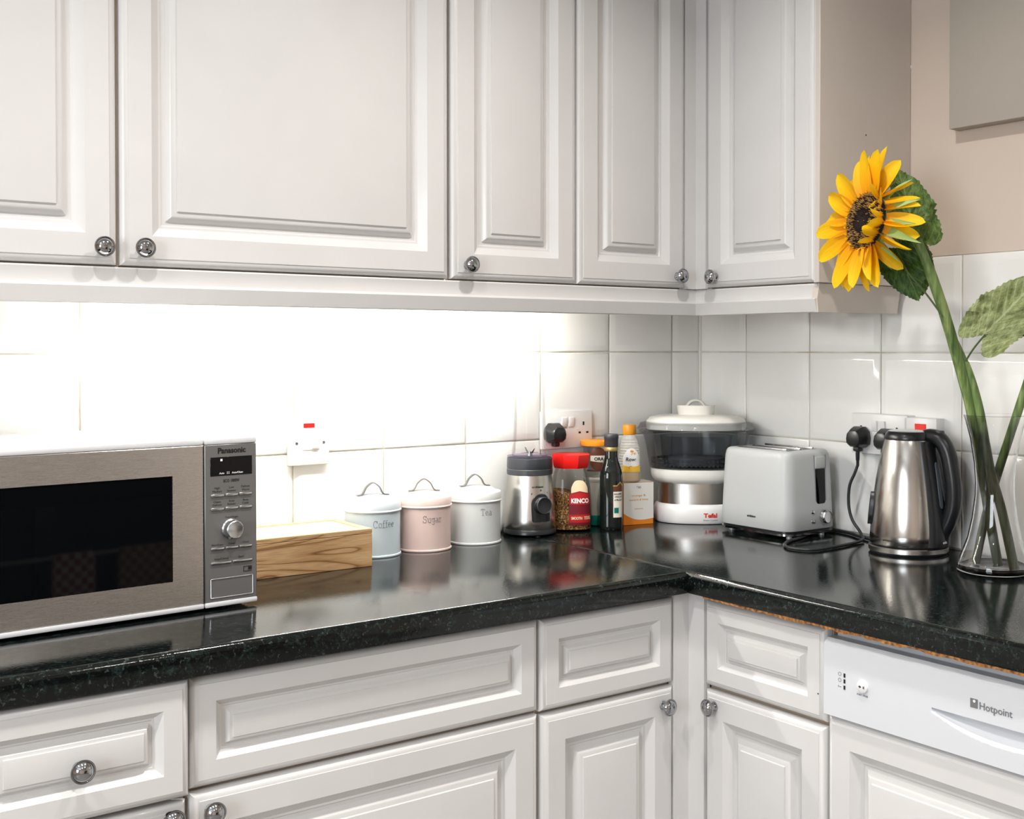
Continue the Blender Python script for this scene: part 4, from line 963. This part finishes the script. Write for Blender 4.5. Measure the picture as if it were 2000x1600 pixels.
texts([('ambiano', 0, .0260, .0050, .0200)], lambda u, v: ((k_r(v)+.0072)*cos(ha-.12+u/.08), (k_r(v)+.0072)*sin(ha-.12+u/.08), v), 'ink_white', spn, bold=.04)

# ------------------------------------------------------------------ canvas on the right wall
cv = MB().box(-.0350, -.001, -1.56, -.7575, 1.7512, 2.30, .002, 2).build('canvas_picture', 'canvas')
tag(cv, 'plain greige canvas hanging on the right wall at the top right', 'picture')

# ------------------------------------------------------------------ vase
VX, VY = -.1538, -.9433
vd = Vector((.83821, .54534, 0)); vr = Vector((.54534, -.83821, 0)); vc = Vector((VX, VY, 0))
va = thing('glass_vase', 'clear waisted glass vase holding sunflower stems at the right', 'vase', (VX, VY, .9))
outer = [(0, 0), (.0640, 0), (.0668, .004), (.0665, .012), (.0600, .030), (.0480, .062), (.0400, .100), (.0352, .140), (.0345, .165), (.0370, .200), (.0440, .245), (.0525, .278), (.0560, .2880)]
inner = [(.0545, .2885), (.0508, .278), (.0424, .245), (.0354, .200), (.0329, .165), (.0336, .140), (.0384, .100), (.0464, .062), (.0584, .030), (.0640, .014), (.0600, .0100), (0, .0090)]
MB().lathe([(p_.x, p_.y) for p_ in spline([(r, z, 0) for r, z in outer[1:]], 4)][0:0]+outer+inner, n=96).build('glass', 'glass', va, smooth=60)

def vp(r, z, off=0): # r along image right, off toward camera, relative to the vase centre
    p = vc+vr*r-vd*off; return Vector((p.x, p.y, z))
sf = thing('sunflower', 'large sunflower with open yellow head leaning left out of the vase', 'flower', (VX, VY, .9092))
OFF = Vector((VX, VY, .9092))
def rel(p): return Vector(p)-OFF
# main stem
sp1 = spline([vp(.006, .9130, .000), vp(-.012, 1.019, .002), vp(-.0390, 1.1836, .012), vp(-.0545, 1.2500, .020), vp(-.0840, 1.3600, .040), vp(-.1060, 1.4300, .052), vp(-.1280, 1.4900, .060), vp(-.1420, 1.5150, .062)], 8)
MB().tube([rel(p) for p in sp1], [.0088]*12+[.0098]*16+[.0098]*16+[.0088]*13, 14).build('stem', 'stem', sf)
# head frame
toc = (-vd)*cos(radians(3)); lf = -vr
nrm = (toc*.66+lf*.75*cos(radians(12))+Vector((0, 0, 1))*.75*sin(radians(12))).normalized()
HC = vp(-.2270, 1.5460, .060)   # head centre
e1 = nrm.cross(Vector((0, 0, 1))).normalized(); e2 = e1.cross(nrm).normalized()   # e2 up
if e1.dot(vr) < 0: e1 = -e1
HM = Matrix(((e1.x, e2.x, nrm.x, 0), (e1.y, e2.y, nrm.y, 0), (e1.z, e2.z, nrm.z, 0), (0, 0, 0, 1)))
HC = HC+nrm*.0
HM.translation = rel(HC)
# receptacle and seed disc (local z = facing direction)
mb = MB(); mb.lathe([(0, .010), (.012, .008), (.024, .0085), (.038, .0070), (.050, .0020), (.0535, -.004)], n=48).build('seed_disc', 'disc', sf).matrix_local = HM
mb = MB(); mb.lathe([(.0535, -.004), (.050, -.012), (.030, -.024), (.012, -.036), (.0085, -.050), (0, -.051)], n=32).build('receptacle', 'sepal', sf).matrix_local = HM
random.seed(11); mb = MB()
for i in range(900):
    r = .0535*sqrt((i+.5)/900); a = i*2.39996; x, y = r*cos(a), r*sin(a)
    if r < .023 and random.random() < .93: tip = 0
    else: tip = 1 if random.random() < .50 else 0
    z = (.0085 if r < .024 else .0085-(r-.024)**2*9); h = (.0015 if r < .02 else .0045)*random.uniform(.7, 1.2); s = .00085
    ox, oy = x*.03+random.uniform(-.0005, .0005), y*.03+random.uniform(-.0005, .0005)
    mb.raw([(x-s, y-s, z), (x+s, y-s, z), (x+s, y+s, z), (x-s, y+s, z)]+[(x+ox-s*.6, y+oy-s*.6, z+h), (x+ox+s*.6, y+oy-s*.6, z+h), (x+ox+s*.6, y+oy+s*.6, z+h), (x+ox-s*.6, y+oy+s*.6, z+h)],
           [(0, 1, 5, 4), (1, 2, 6, 5), (2, 3, 7, 6), (3, 0, 4, 7), (4, 5, 6, 7)], 1 if tip else 0)
o = mb.build('florets', ['floret', 'floret_tip'], sf, smooth=0); o.matrix_local = HM; tag(o, kind='stuff')
def petal_mesh(Ln, Wd, curl, tw, cup):
    mb = MB(); nl, nw = 12, 6; g = []
    bm = mb.bm; uvl = bm.loops.layers.uv.new('UVMap')
    for i in range(nl+1):
        s = i/nl; wv = Wd*.5*(sin(pi*min(1, s*.86+.14))**.8)*(1-.0*s) if s < 1 else 0
        wv = Wd*.5*((s+.13)**.45*(1-s)**.52*1.62) if s < .999 else .0003
        row = []
        for k in range(nw+1):
            t_ = k/nw*2-1; x = t_*wv; a = tw*s
            zc = curl*s*s*Ln+cup*(t_*t_)*wv+.0010*cos(t_*9)*(1-s)
            row.append((bm.verts.new((x*cos(a), s*Ln, zc+x*sin(a))), (t_*.5+.5, s)))
        g.append(row)
    for i in range(nl):
        for k in range(nw):
            q = [g[i][k], g[i][k+1], g[i+1][k+1], g[i+1][k]]; f = bm.faces.new([a_[0] for a_ in q])
            for lp, a_ in zip(f.loops, q): lp[uvl].uv = a_[1]
    return mb.mesh('petal', 'petal', 80)
PM = [petal_mesh(.084, .041, .10, .2, .45), petal_mesh(.078, .036, -.05, -.35, .5), petal_mesh(.088, .041, .02, .0, .35), petal_mesh(.070, .030, .25, .5, .7)]
random.seed(21)
def petal(ang, tilt, rad, me, roll=0, sc=1.0, z=0):
    # ang: direction in disc plane (0 = image right, 90 = up); tilt: + toward the face
    Mx = HM @ Matrix.Rotation(radians(ang-90), 4, 'Z') @ Matrix.Translation((0, rad, z)) @ Matrix.Rotation(radians(tilt), 4, 'X') @ Matrix.Rotation(radians(roll), 4, 'Y') @ Matrix.Scale(sc, 4)
    return meshobj('petal', me, sf, mtx=Mx)
for i in range(21):   # back ring
    ang = i*17.1+random.uniform(-4, 4); right = cos(radians(ang))
    petal(ang, random.uniform(-16, -4)-(random.uniform(15, 55) if right > .4 else 0), .0500, PM[i % 3], random.uniform(-18, 18)+(random.uniform(-40, 40) if right > .4 else 0), random.uniform(.92, 1.06)*(.84 if right > .4 else 1), -.004)
for i in range(18):   # front ring
    ang = i*20+10+random.uniform(-4, 4); right = cos(radians(ang))
    if right > .45:
        petal(ang, random.uniform(35, 82), .0520, PM[(i+1) % 4], random.uniform(-35, 35), random.uniform(.45, .66), .001)
    else:
        petal(ang, random.uniform(0, 14), .0500, PM[(i+2) % 3], random.uniform(-15, 15), random.uniform(.88, 1.02), .000)
for ang, tl_, s_ in ((44, 150, .36), (27, 152, .34), (8, 156, .36), (-12, 152, .44), (-30, 150, .40), (-48, 148, .34)):
    petal(ang, tl_, .0520, PM[3], random.uniform(-15, 15), s_, .004)
for k in range(30):
    ang = k*12+random.uniform(-4, 4)
    petal(ang, random.uniform(40, 75), .0500, PM[0], random.uniform(-10, 10), .13, .001)
mb = MB(); bm = mb.bm
for i in range(9):
    s = i/8; w_ = .0075*(1-s)**.8+.0002; z = .004*sin(s*3); a = bm.verts.new((-w_, s*.060, z+.001)); b = bm.verts.new((0, s*.060, z)); c = bm.verts.new((w_, s*.060, z+.001))
    if i: bm.faces.new([pa, pb, b, a]); bm.faces.new([pb, pc, c, b])
    pa, pb, pc = a, b, c
SM = mb.mesh('sepal', 'sepal', 80)
for i in range(15):
    ang = i*24+random.uniform(-6, 6); tl_ = random.uniform(-46, -20)
    Mx = HM @ Matrix.Rotation(radians(ang-90), 4, 'Z') @ Matrix.Translation((0, .044, -.010)) @ Matrix.Rotation(radians(tl_), 4, 'X') @ Matrix.Scale(random.uniform(.9, 1.45), 4)
    meshobj('sepal', SM, sf, mtx=Mx)
# neck from stem to head
nk0 = sp1[-1]; nk1 = HC-nrm*.045
MB().tube([rel(p) for p in spline([sp1[-6], nk0, (nk0+nk1)/2+Vector((0, 0, .006)), nk1], 6)], .0080, 14).build('neck', 'stem_dark', sf)

from mathutils import noise as mnoise
_LO = [(0, 0), (.10, -.07), (.26, -.13), (.42, -.09), (.50, .06), (.52, .22), (.49, .40), (.41, .58), (.29, .76), (.14, .90), (0, 1.0)]
def leaf(parent, base, tip, width, nvec, m, fold=.25, droop=0.0, seed=1, relf=rel, heart=1.0, name='leaf', wav=.006):
    base, tip = Vector(base), Vector(tip); ay = (tip-base); Ln = ay.length; ay.normalize(); nz = Vector(nvec); nz = (nz-ay*nz.dot(ay)).normalized(); ax_ = ay.cross(nz)
    half = [(p.x, p.y*(heart if p.y < 0 else 1)) for p in spline([(x, y, 0) for x, y in _LO], 5)]
    out = half+[(-x, y) for x, y in half[-2:0:-1]]; n = len(out)
    rnd = random.Random(seed); out = [((x*(1+.05*(-1)**i*rnd.random())), y+.012*(-1)**i*rnd.random()) for i, (x, y) in enumerate(out)]
    mb = MB(); bm = mb.bm; uvl = bm.loops.layers.uv.new('UVMap'); K = 12; rings = []
    def mk(x, y):
        w_ = Vector((x*width, y*Ln, seed*3.1)); d_ = abs(x)
        z = d_*width*fold+droop*Ln*y*y+wav*(mnoise.noise(w_*42)*1.3+mnoise.noise(w_*90)*.6)*(.35+d_*1.6)+.0014*sin((y-.55*2*d_)*6.5*2*pi)
        return (bm.verts.new(relf(base+ay*y*Ln+ax_*x*width+nz*z)), (x*2, y))
    c0 = (0, .34); cen = mk(*c0)
    for k in range(1, K+1):
        rings.append([mk(c0[0]+(x-c0[0])*k/K, c0[1]+(y-c0[1])*k/K) for x, y in out])
    def face(q):
        f = bm.faces.new([v[0] for v in q])
        for lp, v in zip(f.loops, q): lp[uvl].uv = v[1]
    for i in range(n): face([cen, rings[0][i], rings[0][(i+1) % n]])
    for A, B in zip(rings, rings[1:]):
        for i in range(n): face([A[i], B[i], B[(i+1) % n], A[(i+1) % n]])
    return mb.build(name, m, parent, smooth=80)
tocam = -vd
leaf(sf, vp(-.1420, 1.5150, -.005), vp(-.1740, 1.6500, -.010), .098, tocam+vr*.5+Vector((0, 0, .1)), 'leaf', .25, 0, 3, heart=1.0, wav=.010)
leaf(sf, vp(-.1740, 1.4980, .020), vp(-.1330, 1.3980, .035), .082, tocam+lf*.3, 'leaf_dark', .2, 0, 5, heart=.6, wav=.009)
leaf(sf, vp(-.1480, 1.4950, .0), vp(-.1280, 1.4080, .010), .058, tocam+vr*.4, 'leaf', .3, 0, 8, heart=.5, wav=.008)
def stalk(parent, pts, r=.0017, relf=rel, m='stem_thin'): return MB().tube([relf(p) for p in spline(pts, 6)], r, 8).build('leaf_stalk', m, parent)
stalk(sf, [vp(-.0900, 1.3680, .050), vp(-.1180, 1.4080, .056), vp(-.1480, 1.4450, .060), vp(-.1720, 1.4800, .050)])
stalk(sf, [vp(-.0900, 1.3800, .030), vp(-.1050, 1.4150, .012)])
stalk(sf, [vp(-.0980, 1.4000, .048), vp(-.1060, 1.4500, .025), vp(-.1180, 1.4900, .005), vp(-.1400, 1.5180, -.005)])
# second stem
s2 = thing('cut_stem', 'green stem with one pale leaf hanging to the right of it', 'stem', (VX, VY, .9092))
MB().tube([rel(p) for p in spline([vp(.0340, .9120, .030), vp(.0120, 1.0150, .017), vp(-.0080, 1.0900, .022), vp(-.0255, 1.1900, .020), vp(-.0410, 1.2500, .016), vp(-.0600, 1.3000, .012), vp(-.0740, 1.3300, .010)], 8)], [.0085]*20+[.0080]*18+[.0065]*11, 14).build('stem', 'stem', s2)
leaf(s2, vp(-.0200, 1.3360, .030), vp(.0800, 1.4450, .015), .098, tocam+Vector((0, 0, .25)), 'leaf_pale', .10, .0, 12, heart=1.6, wav=.012)
leaf(s2, vp(.0450, 1.3700, -.005), vp(.1100, 1.3300, -.01), .060, tocam, 'leaf_dark', .1, .0, 14, heart=.3)
stalk(s2, [vp(-.0530, 1.2850, .018), vp(-.0380, 1.3100, .024), vp(-.0180, 1.3360, .030)], .0018)
s3 = thing('cut_stem', 'green stem leaning right in the vase, crossing the others', 'stem', (VX, VY, .9092))
MB().tube([rel(p) for p in spline([vp(-.0330, .9130, -.020), vp(-.0180, .9900, -.016), vp(.0020, 1.0700, -.010), vp(.0285, 1.1600, -.006), vp(.0620, 1.2700, -.004), vp(.1150, 1.4300, -.004), vp(.1500, 1.5400, 0)], 8)], .0080, 14).build('stem', 'stem', s3)

bpy.context.view_layer.update()
